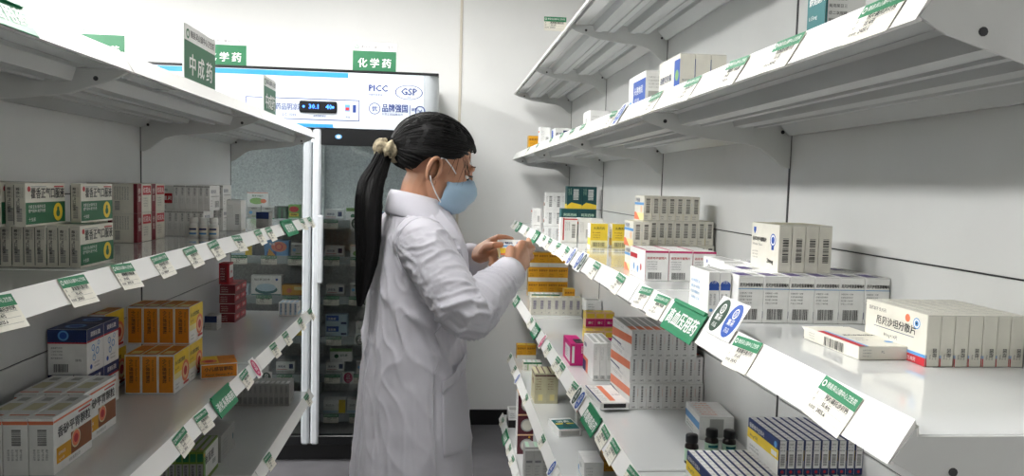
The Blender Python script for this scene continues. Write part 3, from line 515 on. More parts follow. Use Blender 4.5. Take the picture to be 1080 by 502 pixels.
rowx('spine',-.785,2.31,z+.075,6,'slim white carton','top row, left second shelf','slim white cartons, top row')
rowx('spine',-.80,2.56,z,5,'slim white carton','rear bottom row, left second shelf','slim white cartons, rear bottom row')
rowx('spine',-.80,2.56,z+.075,5,'slim white carton','rear top row, left second shelf','slim white cartons, rear top row')
rowx('plainwhite',-.715,2.60,z,1,'plain white carton','right of the rear slim row, left second shelf','x')
rowx('silver',-.84,2.86,z,4,'grey-white carton','far bottom row, left second shelf','grey-white cartons, far bottom row')
rowx('smallgrey',-.665,2.80,z,1,'small grey and navy carton','at far end, left second shelf','x')
def pill_bottle(x,y,z,label,group,scale=1,kind='white'):
    cap,body=('bottle_cap_white','#eeeeea') if kind=='white' else ('bottle_cap_black','#101012'),('bottle_body_white','#e6e6e2') if kind=='white' else ('bottle_glass_dark','#241d1a')
    t=empty('pill_bottle',label,'bottle',(x,y,z),0,group)
    s=scale; q=MB(); q.lathe([(.001,0),(.0115*s,0),(.0128*s,.002*s),(.0128*s,.033*s),(.012*s,.036*s),(.009*s,.039*s),(.009*s,.041*s),(.001,.041*s)],mat(body[0],body[1],.3,var=.03),20); q.build('body',t)
    q=MB(); q.lathe([(.001,.0405*s),(.0112*s,.0405*s),(.0115*s,.042*s),(.0115*s,.053*s),(.0105*s,.055*s),(.001,.055*s)],mat(cap[0],cap[1],.35,var=.03),20); q.build('cap',t)
    q=MB(); n=20; lm=P('tagpaper' if kind=='white' else 'mint'); r=.0130*s
    q.loft([[(r*math.cos(2*math.pi*j/n),r*math.sin(2*math.pi*j/n),h*s) for j in range(n)] for h in (.006,.030)],lm,True,False)
    r=.01315*s
    for hh,m in ((.024,'navy' if kind=='white' else 'teal'),(.012,'sky' if kind=='white' else 'teal')):
        vs=[];fs=[]
        for j in range(8):
            a=-math.pi/2-.8+1.6*j/7
            for h in (hh-.0025,hh+.0025): vs.append((r*math.cos(a),r*math.sin(a),h*s))
        fs=[(2*j,2*j+2,2*j+3,2*j+1) for j in range(7)]; q.add(vs,fs,P(m))
    q.build('label',t)
for i,x in enumerate((-.712,-.684,-.656)):
    pill_bottle(x,2.262,z,f'small white pill bottle, {ORD[i]} from the left of three, left second shelf','three white pill bottles',1.05)

# ---------------------------------------------- left third shelf
z=ZL['L3']
cols=[-.7535,-.8005,-.8475]
for c,x in enumerate(cols):
    for r in range(2):
        put('xiangsha',x-(.018 if r else 0),1.496+.08+.163*r,z,f'white carton with brown label, {["aisle","middle","inner"][c]} column, {["near","far"][r]} row, left third shelf','white cartons with brown label')
for lv in range(2):
    for r in range(2):
        put('bluetop',-.868,1.892+.0445+.0885*r-.048,z+.1075*lv,f'blue-topped white carton, {["bottom","top"][lv]} layer, {["near","far"][r]} stack, left third shelf','blue-topped white cartons')
for r in range(2):
    for i in range(4):
        if i==3: continue
        put('orange',-.721-.0425*i,2.063+.059+.12*r,z,f'orange carton, {ORD[i]} from the aisle, bottom layer {["near","far"][r]} row, left third shelf','orange cartons, bottom layer')
for i in range(4):
    put('orange',-.7235-.0425*i,2.195+.059,z+.1064,f'orange carton, {ORD[i]} from the aisle, top layer, left third shelf','orange cartons, top layer')
put('orange',-.893,2.128,z,'orange carton at the back panel, lower of two, left third shelf')
put('orange',-.893,2.115,z+.1068,'orange-yellow carton at the back panel above the blue-topped cartons, left third shelf')
put('orangeflat',-.6515,2.288,z,'orange carton lying flat beside the orange stack, left third shelf',None,math.radians(20))
for c in range(2):
    for lv in range(4):
        put('redpack',-.848+(.002*(lv%2)),3.10+.044+.0895*c,z+.0385*lv,f'dark-red carton, {ORD[lv]} from bottom, {["near","far"][c]} stack, left third shelf','stacked dark-red cartons')
put('redup',-.862,3.14,z+.1545,'red carton standing upright on the dark-red stack, left third shelf')
put('smallgrey',-.865,2.975,z,'small grey and navy carton before the dark-red stack, left third shelf')
rowx('bluestripe',-.682,3.27,z,4,'slim white-blue carton','row at far end, left third shelf','slim white-blue cartons')
# ---------------------------------------------- left fourth shelf
z=ZL['L4']
for i in range(6):
    put('greenpack',-.722-.021*i,2.35+.075,z,f'green-white carton, {ORD[i]} from the aisle, left fourth shelf','green-white cartons')
put('whiteback',-.742,2.52+.1,z,'grey-white carton behind the green-white cartons, left fourth shelf')
rowx('silver',-.87,3.18,z,12,'grey carton','far row, left fourth shelf','grey cartons, left fourth shelf')

# ---------------------------------------------- right second shelf (above head height)
z=ZR['R1']
put('tealtop',.475,.905,z,'teal and white carton at the near end, right second shelf')
put('bluelabel',.542,1.98,z,'white carton with blue label, middle of right second shelf')
for i in range(3): put('whitecode',.532+.0355*i,1.73,z,f'white barcode carton, {ORD[i]} from the aisle in trio, right second shelf','three white barcode cartons')
put('smallwhite',.525,2.60,z,'plain white carton behind the blue-label carton, right second shelf')
put('bluewhite',.50,3.22,z,'white carton with navy panel, far half of right second shelf')
put('plainwhite',.49,3.70,z,'upright white carton near the far end, right second shelf')
put('amberbox',.485,4.1,z,'amber carton at the far end, right second shelf')
put('smallwhite',.56,3.62,z,'plain white carton beside the upright white one, right second shelf')

# ---------------------------------------------- right third shelf (eye level)
z=ZR['R2']
rowx('farwhite',.585,4.28,z,4,'white carton','far bottom row, right third shelf','white cartons, far bottom row','the aisle')
rowx('farwhite',.585,4.28,z+.0955,4,'white carton','far top row, right third shelf','white cartons, far top row','the aisle')
rowx('plainwhite',.52,4.34,z,1,'plain white carton','standing at the far end, right third shelf','x')
rowx('tealblock',.575,3.62,z,2,'dark-teal carton','lower layer near far end, right third shelf','dark-teal lower cartons','the aisle')
rowx('tealblock',.575,3.62,z+.0605,2,'dark-teal carton','upper layer near far end, right third shelf','dark-teal upper cartons','the aisle')
rowx('tealyellow',.60,3.62,z+.121,2,'dark-teal and yellow carton','top pair, right third shelf','dark-teal and yellow cartons','the aisle')
rowx('redwhite',.478,3.02,z,1,'white carton with red stripe','left of yellow cartons, right third shelf','x')
rowx('plainwhite',.552,3.02,z,2,'plain white carton','pair beside red-striped carton, right third shelf','plain white pair','the aisle')
rowx('yellowbox',.557,2.80,z,1,'yellow-fronted carton nearer the aisle','one of two, right third shelf','x')
rowx('yellowbox',.64,2.80,z,1,'yellow-fronted carton nearer the back panel','one of two, right third shelf','x')
# barcode rows in the middle
rowx('spinebar',.512,1.975,z,2,'orange-sided cream carton','bottom layer, right third shelf','cream cartons with orange side, bottom','the aisle')
rowx('spinebar',.563,2.08,z,9,'cream barcode carton','bottom row, middle of right third shelf','cream barcode cartons, bottom row','the aisle')
rowx('spinebar',.510,1.98,z+.0683,2,'orange-sided cream carton','second layer, right third shelf','cream cartons with orange side, second','the aisle')
rowx('spinebar',.5605,2.085,z+.0683,9,'cream barcode carton','second row, middle of right third shelf','cream barcode cartons, second row','the aisle')
rowx('spinebar',.564,2.085,z+.1366,7,'cream barcode carton','top row, middle of right third shelf','cream barcode cartons, top row','the aisle')
put('smallwhite',.70,2.42,z+.0001,'plain white carton behind the cream barcode cartons, right third shelf')
rowx('redbarcode',.497,1.805,z,3,'white carton with red print','trio, right third shelf','three white cartons with red print','the aisle',.0012)
for r,(x0,n) in enumerate(((.5055,6),(.5508,5),(.62,3))):
    rowx('purpletop',x0,1.24+.1065*r,z,n,'white carton with purple top',f'{["front","middle","rear"][r]} row, right third shelf',f'white purple-topped cartons, {["front","middle","rear"][r]} row','the aisle')
rowx('bluedome',.463,1.268,z,2,'slim blue-domed carton','badge-side pair, right third shelf','blue-dome cartons','the aisle',.0008)
put('whitelogo',.588,1.535,z,'white carton with grey logo behind the blue-dome pair, right third shelf')
rowx('emblem',.600,1.30,z+.0808,4,'cream carton with blue emblem','raised row, right third shelf','cream cartons with blue emblem','the aisle',.001)
rowx('ebei',.637,.93,z,7,'cream tablet carton','near-end row, right third shelf','cream tablet cartons','the aisle',.0006)
fb=put('fallen',.6,1.04,z,'open cream carton lying flat before the cream tablet row, right third shelf',None,math.radians(2))
q=MB(); q.box(-.034,-.012,0,.034,.0,.0008,P('white'),.0002); f=q.build('flap',fb,(0,.086,.016)); f.rotation_euler=(.5,0,0)

# ---------------------------------------------- right fourth shelf
z=ZR['R3']
for lv in range(3):
    rowx('amberbox',.512,4.38,z+.0855*lv,4,'amber-fronted carton',f'{["bottom","middle","top"][lv]} row at far end, right fourth shelf',f'amber cartons, {["bottom","middle","top"][lv]} row','the aisle')
rowx('greenwhite',.50,4.10,z,3,'green-topped white carton','low far row, right fourth shelf','green-topped white cartons','the aisle')
put('amberbox',.705,4.1,z,'single amber carton before the amber wall, right fourth shelf')
rowx('violetcode',.453,3.72,z,7,'cream carton with violet barcode','row, right fourth shelf','cream cartons with violet barcode','the aisle')
put('blackwhite',.735,3.60,z,'black and white carton against the back panel, right fourth shelf')
put('pinkbox',.496,2.66+.08,z,'hot-pink carton on the right fourth shelf')
rowx('yellowpink',.59,3.0,z,3,'pink and yellow carton','front row, right fourth shelf','pink-yellow front cartons','the aisle')
rowx('yellowpink',.61,3.1,z+.0605,3,'pink and yellow carton','raised row behind, right fourth shelf','pink-yellow raised cartons','the aisle')
rowx('yellowpink',.61,3.1,z,3,'pink and yellow carton','rear row under another, right fourth shelf','pink-yellow rear cartons','the aisle')
rowx('standing',.512,2.45,z,3,'tall white carton','trio beside hot-pink carton, right fourth shelf','three tall white cartons','the aisle',.001)
for lv in range(3):
    rowx('orangeband',.555,2.125+(.01 if lv==1 else 0),z+.0768*lv,9 if lv<2 else 8,'white carton with orange band',f'{["bottom","middle","top"][lv]} row, right fourth shelf',f'orange-band cartons, {["bottom","middle","top"][lv]} row','the aisle')
ob=put('openbox',.505,2.215,z,'opened white-orange carton lying before the orange-band stack, right fourth shelf',None,math.radians(3))
q=MB(); q.box(-.04,-.022,0,.04,0,.0008,P('white'),.0002); f=q.build('flap',ob,(0,-.0955,.003)); f.rotation_euler=(-.25,0,0)
put('nearwhite',.722,1.93,z,'white carton with blue stripe near the dark bottles, right fourth shelf',None,math.radians(-4))
for lv in range(2):
    rowx('navyyellow',.492,1.285,z+.0642*lv,17 if False else 16,'navy-yellow carton',f'{["bottom","second"][lv]} layer, near end of right fourth shelf',f'navy-yellow cartons, {["bottom","second"][lv]} layer','the aisle')
rowx('navyyellow',.617,1.292,z+.1284,10,'navy-yellow carton','topmost layer, right fourth shelf','navy-yellow cartons, top layer','the aisle')
for i,(x,y) in enumerate(((.597,1.70),(.66,1.74),(.70,1.73))):
    pill_bottle(x,y,z,f'dark bottle with black cap, {ORD[i]} from the aisle, right fourth shelf','dark bottles',1.25,'dark')

# ---------------------------------------------- right fifth shelf
z=ZR['R4']
rowx('amberbox',.47,4.50,z,2,'amber carton','far pair, right fifth shelf','amber pair','the aisle')
rowx('greenwhite',.478,4.2,z,2,'green and cream carton','pair before amber pair, right fifth shelf','green and cream pair','the aisle')
rowx('creambox',.463,3.56,z,2,'tall cream carton with maroon bands','pair, right fifth shelf','tall cream cartons','the aisle',.001)
put('tealflat',.545,3.16,z,'teal-topped white carton lying flat, right fifth shelf',None,math.radians(8))
rowx('plainwhite',.60,3.16,z,3,'plain white carton','trio beside flat teal carton, right fifth shelf','plain white trio','the aisle')
rowx('lightgrey',.52,2.62,z,3,'tall light-grey carton','near group, right fifth shelf','tall light-grey near cartons','the aisle') if False else None
rowx('amberbox',.60,2.63,z,2,'amber carton','near pair, right fifth shelf','amber near pair','the aisle')
rowx('smallwhite',.52,2.58,z,1,'plain white carton','beside near amber pair, right fifth shelf','x')
# ---------------------------------------------- right bottom shelf
z=ZR['R5']
put('blackwhite',.455,4.42,z,'black and white carton, lower of far stack, right bottom shelf')
put('blackwhite',.535,4.42,z,'black and white carton beside the far stack, right bottom shelf')
put('blackwhite',.52,4.50,z+.1005,'black and white carton, upper of far stack, right bottom shelf') if False else None
for lv in range(3):
    put('clockbox',.468,3.98,z+.1085*lv,f'dark carton with pale dial, {["bottom","middle","top"][lv]} of stack, right bottom shelf','dark cartons with pale dial')
rowx('lightgrey',.425,3.55,z,3,'tall light-grey carton','near trio, right bottom shelf','tall light-grey cartons','the aisle')

# ---------------------------------------------- inside the refrigerator
FN=['top','second','third','fourth','fifth','bottom']
def fr(k,x,i,dz=0,yy=4.2):
    nm={'fr_green':'white carton with green leaf','fr_grey':'grey carton with blue dot','fr_redgreen':'green carton with red oval','fr_fish':'blue carton with orange emblem','fr_dkgreen':'dark-green carton','fr_tealwave':'white carton with teal wave','fr_amber':'amber carton','fr_blue':'pale-blue carton','fr_white':'white carton with navy square','fr_greentop':'white carton with green top','fr_yellow':'white carton with yellow end'}[k]
    c=FRN.setdefault((k,i),0); FRN[k,i]+=1
    extra='' if c==0 else f' number {ORD[c]} from left'
    lb=f'{nm}{"," if c==0 else ", "+ORD[c]+" from left,"} refrigerator {FN[i]} shelf'
    put(k,x,yy+DIM[k][1]/2+random.uniform(0,.02),FZ[i]+dz+.0005,lb,'cartons inside the refrigerator')
FRN={}
for x in (-1.01,-.935): fr('fr_grey',x,0,.0)
fr('fr_greentop',-1.13,0); fr('fr_redgreen',-.80,0); fr('fr_green',-.99,0,.0755); fr('fr_dkgreen',-.86,0,.0)
fr('fr_white',-.585,0); fr('fr_greentop',-.46,0); fr('fr_blue',-.3,0)
fr('fr_fish',-.89,1); fr('fr_yellow',-1.08,1); fr('fr_grey',-.78,1); fr('fr_white',-.58,1); fr('fr_green',-.44,1); fr('fr_greentop',-.3,1); fr('fr_fish',-.14,1)
fr('fr_tealwave',-.945,2); fr('fr_amber',-.795,2); fr('fr_blue',-1.10,2); fr('fr_white',-.575,2); fr('fr_grey',-.46,2); fr('fr_white',-.35,2); fr('fr_amber',-.2,2)
fr('fr_blue',-.97,3); fr('fr_yellow',-.81,3); fr('fr_blue',-.565,3); fr('fr_blue',-.565,3,.061); fr('fr_yellow',-.40,3); fr('fr_white',-.26,3)
fr('fr_greentop',-.99,4); fr('fr_white',-.84,4); fr('fr_white',-.57,4); fr('fr_greentop',-.54,4,.066); fr('fr_grey',-.42,4); fr('fr_grey',-.30,4)
fr('fr_blue',-.95,5); fr('fr_grey',-.8,5); fr('fr_yellow',-.57,5); fr('fr_yellow',-.44,5); fr('fr_amber',-.29,5)
pill_bottle(-.462,4.24,FZ[3],'white pill bottle standing on the refrigerator fourth shelf',None,2.0) if False else None

# ------------------------------------------------------------------ price tags, category cards, badges
CLINIC='随县吴山镇中心卫生院'
def tagmesh(i,w=.082,h=.05):
    q=MB(); q.box(-w/2,-h/2,0,w/2,h/2,.0006,P('tagpaper'),.0001)
    e=.0009; rg=random.Random(i)
    q.quad((-w/2,h/2-h*.34,e),(w,0,0),(0,h*.34,0),P('gtag'))
    q.ring((-w*.42,h*.335,e+.0002),(.0042,0,0),(0,.0042,0),.6,P('white'),12); q.text(CLINIC,(-w*.34,h*.29,e+.0002),(1,0,0),(0,1,0),.0075,P('white'),'l',.01,w*.78)
    nm=''.join(rg.choice('苯磺酸氨氯地平阿托伐他汀钙片厄贝沙坦复方胶囊颗粒') for _ in range(7))
    for j,(a,b) in enumerate((('名',nm),('价','%d.%d元'%(rg.randint(5,60),rg.randint(0,9))),('有效期','20%d.%d'%(rg.randint(24,26),rg.randint(1,12))))):
        y=h*.03-j*h*.17
        q.text(a,(-w*.46,y,e),(1,0,0),(0,1,0),.005,P('ink')); q.quad((-w*.3,y-.0018,e),(w*.72,0,0),(0,.0004,0),P('grey'))
        q.text(b,(-w*.26+rg.uniform(0,.006),y,e+.0002),(1,0,0),(0,1,0),.0072,P('ink'),'l',.02,w*.62)
    return q.mesh('price_tag_card')
TAGM=[tagmesh(i) for i in range(4)]
def catmesh(txt,w=.118,h=.058):
    q=MB(); q.box(-w/2,-h/2,0,w/2,h/2,.0022,P('gtag'),.0006); q.box(-w/2+.003,h/2-.004,.0,w/2-.003,h/2+.003,.006,P('gtag'),.0006)
    q.text(txt,(0,-h*.22,.0026),(1,0,0),(0,1,0),min(.034,w*.92/len(txt)),P('white'),'c',.03,w*.93); return q.mesh('category_card_board')
def badgemesh(cols):
    n=len(cols); w=.052*n+.006; h=.064; q=MB(); q.box(-w/2,-h/2,0,w/2,h/2,.0006,P('white'),.0001)
    for j,c in enumerate(cols):
        x=-w/2+.003+.052*(j+.5); q.disc((x,0,.0009),(.024,0,0),(0,.029,0),P(c),24); q.ring((x,.012,.0011),(.009,0,0),(0,.009,0),.75,P('white'),16); q.text('国',(x,.008,.0012),(1,0,0),(0,1,0),.01,P('white'),'c')
        q.text('集采',(x,-.008,.0012),(1,0,0),(0,1,0),.012,P('white'),'c',.02); q.text('药品',(x,-.02,.0012),(1,0,0),(0,1,0),.009,P('white'),'c',.01)
    return q.mesh('round_badge_card')
BAD={c:badgemesh(c) for c in [('blue',),('dkgreen','blue'),('magenta',),('blue','dkgreen'),('dkgreen',)]}
def on_rail(me,name,side,y,z,xi,xo,zt,zb,up=0,roll=0,off=.0012):
    """fix a card to the sloping price rail"""
    v=Vector((xi-xo,0,zt-zb)).normalized(); u=Vector((0,-1,0)) if side>0 else Vector((0,1,0)); n=u.cross(v)
    c=(Vector((xi,y,zt))+Vector((xo,y,zb)))/2+v*up+n*off
    o=obj(name,me); R=Matrix((u,v,n)).transposed(); 
    o.matrix_world=Matrix.Translation(c)@(R@Matrix.Rotation(roll,3,'Z')).to_4x4(); return o
def rail(side,key,z,where,items,xi=None,xo=None):
    xi=xi or (.445 if side>0 else -.575); xo=xo or (.42 if side>0 else -.553); zt=z+.0155; zb=z-(.027 if side>0 else .021)
    nt=0
    for it in items:
        if isinstance(it,tuple): y,kind=it[0],it[1]
        else: y,kind=it,'tag'
        if kind=='tag':
            o=on_rail(TAGM[nt%4],'price_tag',side,y,z,xi,xo,zt,zb,-.003 if side>0 else -.006,random.uniform(-.07,.07),.0012+.0004*(nt%3))
            tag(o,f'green-headed price tag, {ORD[nt]} from the near end, {where} rail','price tag',f'price tags on the {where} rail'); nt+=1
        elif kind=='cat':
            o=on_rail(catmesh(it[2],*(it[4:] or ())),'category_card',side,y,z,xi,xo,zt,zb,-.004,0,.004); tag(o,it[3],'sign')
        else:
            o=on_rail(BAD[it[2]],'round_badge_card',side,y,z,xi,xo,zt,zb,it[4] if len(it)>4 else .0,0,.0035); tag(o,it[3],'badge')
rail(-1,'L1',ZL['L1'],'left top shelf',[(1.0,'cat','心脑血管用药','green category card at the near end of the left top shelf rail',.19,.046)])
rail(-1,'L2',ZL['L2'],'left second shelf',[1.02,1.228,1.411,1.592,1.779,1.953,2.175,2.417,2.561,(2.86,'cat','感冒用药','green category card at the far end, left second shelf rail',.2,.06),3.16,3.335])
rail(-1,'L3',ZL['L3'],'left third shelf',[1.707,1.854,(2.02,'cat','消化系统用药','green category card with white lettering, left third shelf rail',.16,.056),2.251,(2.364,'b',('magenta',),'round magenta badge on the left third shelf rail'),2.642,2.841,3.13,3.365])
rail(-1,'L4',ZL['L4'],'left fourth shelf',[2.564,3.30])
rail(1,'R1',ZR['R1'],'right second shelf',[.739,.952,1.121,1.328,1.56,(1.846,'b',('blue',),'round blue badge on the right second shelf rail'),1.951,2.384,2.58,2.81,3.084,3.521,3.873])
rail(1,'R2',ZR['R2'],'right third shelf',[.781,1.032,(1.14,'b',('dkgreen','blue'),'white card with green and blue badges above the near hypertension sign',.034),(1.29,'cat','高血压用药','green card with five large white characters, right third shelf rail',.17,.058),1.453,1.575,1.805,2.09,(2.30,'b',('blue','dkgreen'),'white card with blue and green badges, middle of right third shelf rail'),(2.47,'b',('blue',),'single blue badge card, middle of right third shelf rail'),2.60,2.796,3.02,3.194,(3.42,'cat','抗生素','green category card, middle of right third shelf far half',.14,.056),3.816,(4.2,'cat','外用药','green category card at the far end of right third shelf rail',.13,.056),4.45])
rail(1,'R3',ZR['R3'],'right fourth shelf',[1.62,1.80,1.905,(2.05,'cat','降糖降脂药','green card with white characters, right fourth shelf rail near end',.16,.058),(2.26,'b',('dkgreen','blue'),'white card with green and blue badges, right fourth shelf rail'),2.365,2.62,2.72,2.95,(3.103,'b',('magenta',),'round magenta badge on the right fourth shelf rail'),(3.33,'cat','妇科用药','green category card, far half of right fourth shelf rail',.15,.056),3.55,(4.2,'cat','维生素','green category card at the far end of right fourth shelf rail',.13,.056),4.44])
rail(1,'R4',ZR['R4'],'right fifth shelf',[3.04,3.653,(2.738,'b',('blue',),'round blue badge at near end, right fifth shelf rail'),(4.05,'b',('blue',),'round blue badge at far end, right fifth shelf rail'),4.25,4.55])
rail(1,'R5',ZR['R5'],'right bottom shelf',[3.85,4.02,(4.22,'cat','儿科用药','green category card on the right bottom shelf rail',.16,.056),4.5],.405,.38)
# tags on refrigerator rails
for i,zz in enumerate(FZ):
    xs={0:(-.93,-.595),1:(-1.07,-.915,-.775,-.585,-.445),2:(-.94,-.80,-.585,-.45),3:(-.93,-.57),4:(-.83,-.575,-.42),5:(-.9,-.58,-.44)}[i]
    for j,x in enumerate(xs):
        o=obj('price_tag',TAGM[(i+j)%4]); o.matrix_world=Matrix.Translation((x,4.1435,zz-.012))@Matrix.Rotation(math.pi/2,4,'X')
        tag(o,f'green-headed price tag, {ORD[j]} from the left, refrigerator {FN[i]} shelf edge','price tag','price tags in the refrigerator')
    for x,c in {0:[(-.46,('dkgreen',))],2:[(-.40,('dkgreen',))],3:[(-.43,('dkgreen',))],4:[(-.985,('blue',)),(-.925,('dkgreen',)),(-.49,('magenta',))]}.get(i,[]):
        o=obj('round_badge_card',BAD[c]); o.matrix_world=Matrix.Translation((x,4.1425,zz-.005))@Matrix.Rotation(math.pi/2,4,'X')
        tag(o,f'round {dict(blue="blue",dkgreen="dark-green",magenta="magenta")[c[0]]} badge on the refrigerator {FN[i]} shelf edge','badge')
o=obj('price_tag',TAGM[1]); o.matrix_world=Matrix.Translation((.399,2.80,ZR['R0']+.0155))@Matrix.Rotation(math.pi/2,4,'X')
tag(o,'price tag jutting out from the right top shelf rail towards the aisle','price tag')
# standing department signs
acr=mat('sign_acrylic','#dfe6df',.15,var=.02)
def dept_sign(txt,loc,rz,label,w=.235,h=.165):
    t=empty('department_sign',label,'sign',loc,rz)
    q=MB(); q.box(-w/2,-.0025,.0,w/2,.0015,h,acr,.0006); q.box(-w/2,-.004,0,w/2,.008,.003,acr,.0006); q.build('holder',t)
    q=MB(); F=-.003
    q.quad((-w/2+.002,F,.004),(w-.004,0,0),(0,0,h*.72),P('green')); q.quad((-w/2+.002,F,.004+h*.72),(w-.004,0,0),(0,0,h*.26),P('white'))
    q.text(txt[0],(-w*.27,F-.0004,h*.24),(1,0,0),(0,0,1),.052,P('white'),'c',.02); q.text(txt[1],(.0,F-.0004,h*.24),(1,0,0),(0,0,1),.052,P('white'),'c',.02); q.text(txt[2],(w*.27,F-.0004,h*.24),(1,0,0),(0,0,1),.052,P('white'),'c',.02)
    q.ring((-w*.4,F-.0004,h*.86),(.011,0,0),(0,0,.011),.6,P('green'),16); q.text(CLINIC,(-w*.32,F-.0004,h*.83),(1,0,0),(0,0,1),.018,P('ink'),'l',.01,w*.78)
    q.build('printed_sheet',t)
dept_sign('化学药',(-.378,4.2,2.1003),0,'green-white sign standing on the refrigerator top, right of the others')
dept_sign('化学药',(-1.165,4.2,2.1003),0,'green-white sign on the refrigerator top partly behind a nearer sign')
dept_sign('中成药',(-1.785,4.2,2.1003),0,'green-white sign on the refrigerator top, leftmost, half hidden by the rack',.235,.2)
dept_sign('中成药',(-.584,1.90,ZL['L1']+.0006),math.radians(90),'green-white sign standing on the left top shelf, facing the aisle',.235,.138)
dept_sign('中成药',(-.584,2.635,ZL['L1']+.0006),math.radians(90),'smaller-looking green-white sign farther along the left top shelf, by the display',.175,.13)

# ------------------------------------------------------------------ the pharmacist
def skin_material():
    m=mat('skin','#c08d70',.5,var=.06,vscale=25,bump=.06,bscale=300); m.node_tree.nodes['Principled BSDF'].inputs['Subsurface Weight'].default_value=.12
    m.node_tree.nodes['Principled BSDF'].inputs['Subsurface Radius'].default_value=(.01,.004,.002); return m
def remesh(q,name,voxel,smooth,parent=None,m=None):
    me=q.mesh(name); o=bpy.data.objects.new(name,me); COL.objects.link(o)
    r=o.modifiers.new('r','REMESH'); r.mode='VOXEL'; r.voxel_size=voxel
    s=o.modifiers.new('s','SMOOTH'); s.factor=.5; s.iterations=smooth
    dg=bpy.context.evaluated_depsgraph_get(); new=bpy.data.meshes.new_from_object(o.evaluated_get(dg))
    bpy.data.objects.remove(o); bpy.data.meshes.remove(me); new.materials.clear(); new.materials.append(m)
    new.polygons.foreach_set('use_smooth',[True]*len(new.polygons)); new.name=name
    return new
def person():
    V=Vector
    skin=skin_material(); hairm=hair_mat(); 
    coatm=mat('coat_cotton','#d4d2db',.75,bump=.12,bscale=18,sheen=.15,var=.015,vscale=12)
    TH=math.radians(20); f=V((math.cos(TH),math.sin(TH),0)); r=V((math.sin(TH),-math.cos(TH),0))
    C=V((-.063,1.90,0))
    root=empty('person','person in a white lab coat and blue face mask, holding a small medicine box','person',(C.x,C.y,0))
    def Lo(p): return V(p)-V((C.x,C.y,0))
    # ---- joints (world)
    SR=C-f*.030+r*.145+V((0,0,1.375)); SL=C-f*.0-r*.150+V((0,0,1.385))
    ER=V((.058,1.655,1.232)); WR=V((.165,1.845,1.303))
    EL=V((.02,2.13,1.20)); WL=V((.085,2.005,1.325))
    # ---- head frame
    yaw=math.radians(11); pit=math.radians(21)
    hx=V((math.cos(yaw)*math.cos(pit),math.sin(yaw)*math.cos(pit),-math.sin(pit))); hy=V((-math.sin(yaw),math.cos(yaw),0)); hz=hx.cross(hy)
    HC=V((-.022,1.905,1.562))
    def H(x,y,z): return HC+hx*x+hy*y+hz*z
    def ell(c,rx,ry,rz,m,q,n=20,k=14,fx=hx,fy=hy,fz=hz):
        rings=[]
        for i in range(1,k):
            a=math.pi*i/k; rings.append([c+fx*rx*math.sin(a)*math.cos(2*math.pi*j/n)+fy*ry*math.sin(a)*math.sin(2*math.pi*j/n)-fz*rz*math.cos(a) for j in range(n)])
        q.loft(rings,m)
    b=MB()
    ell(H(-.012,0,.036),.094,.074,.082,skin,b)          # cranium
    ell(H(.028,0,-.012),.066,.064,.092,skin,b)          # face mass
    ell(H(.052,0,-.068),.036,.040,.036,skin,b)          # jaw
    ell(H(.064,0,-.088),.020,.022,.016,skin,b)          # chin
    b.tube([H(.090,0,.022),H(.100,0,-.004),H(.108,0,-.024),H(.098,0,-.033)],[.007,.009,.012,.006],skin,10)   # nose
    ell(H(.085,0,.030),.012,.045,.010,skin,b)           # brow ridge
    ell(H(.090,0,-.055),.012,.022,.010,skin,b)          # lips
    for s in (-1,1):
        ell(H(.058,s*.036,-.020),.018,.018,.018,skin,b) # cheek
    # neck
    b.tube([C+f*.0+V((-.012,0,1.42)),C+V((.0,0.0,1.455)),H(-.014,0,-.06),H(-.006,0,-.015)],[.062,.050,.045,.050],skin,18)
    # trunk and legs under the clothes
    def ring(z,w,d,off=0,n=28,e=2.3):
        o=[]
        for j in range(n):
            a=2*math.pi*j/n; ca,sa=math.cos(a),math.sin(a); k=(abs(ca)**e+abs(sa)**e)**(-1/e)
            o.append(C+f*(ca*k*d+off)+r*(-sa*k*w)+V((0,0,z)))
        return o
    b.loft([ring(.80,.12,.08),ring(.88,.15,.095),ring(1.0,.145,.09),ring(1.1,.12,.08),ring(1.25,.13,.085),ring(1.37,.14,.08),ring(1.425,.09,.06),ring(1.45,.05,.05)],skin)
    for s in (1,-1):
        b.tube([C+r*s*.08+V((0,0,.9)),C+r*s*.085+f*.01+V((0,0,.5)),C+r*s*.085+f*(-.005)+V((0,0,.30)),C+r*s*.085-f*.015+V((0,0,.08))],[.078,.05,.05,.032],skin,14)
        b.tube([C+r*s*.085-f*.05+V((0,0,.045)),C+r*s*.085+f*.05+V((0,0,.04)),C+r*s*.09+f*.15+V((0,0,.03))],[.03,.032,.02],skin,12)
    b.tube([SR-r*.03,SR.lerp(ER,.5),ER,ER.lerp(WR,.5),WR],[.05,.042,.037,.033,.025],skin,12)
    b.tube([SL+r*.03,SL.lerp(EL,.5),EL,EL.lerp(WL,.5),WL],[.05,.042,.037,.033,.025],skin,12)
    # ---- the medicine box in the hands: corner frame
    A=V((.1590,1.985,1.3790)); e1=V((.0655,.004,-.0015)); e2=V((-.0195,-.074,-.034))   # far-left corner, right edge, edge towards her/camera
    nrm=e1.cross(e2).normalized(); 
    if nrm.z<0: nrm=-nrm
    T=.021
    def BX(u,v,w=0): return A+e1*u+e2*v+nrm*w      # w: 0 top face, negative below
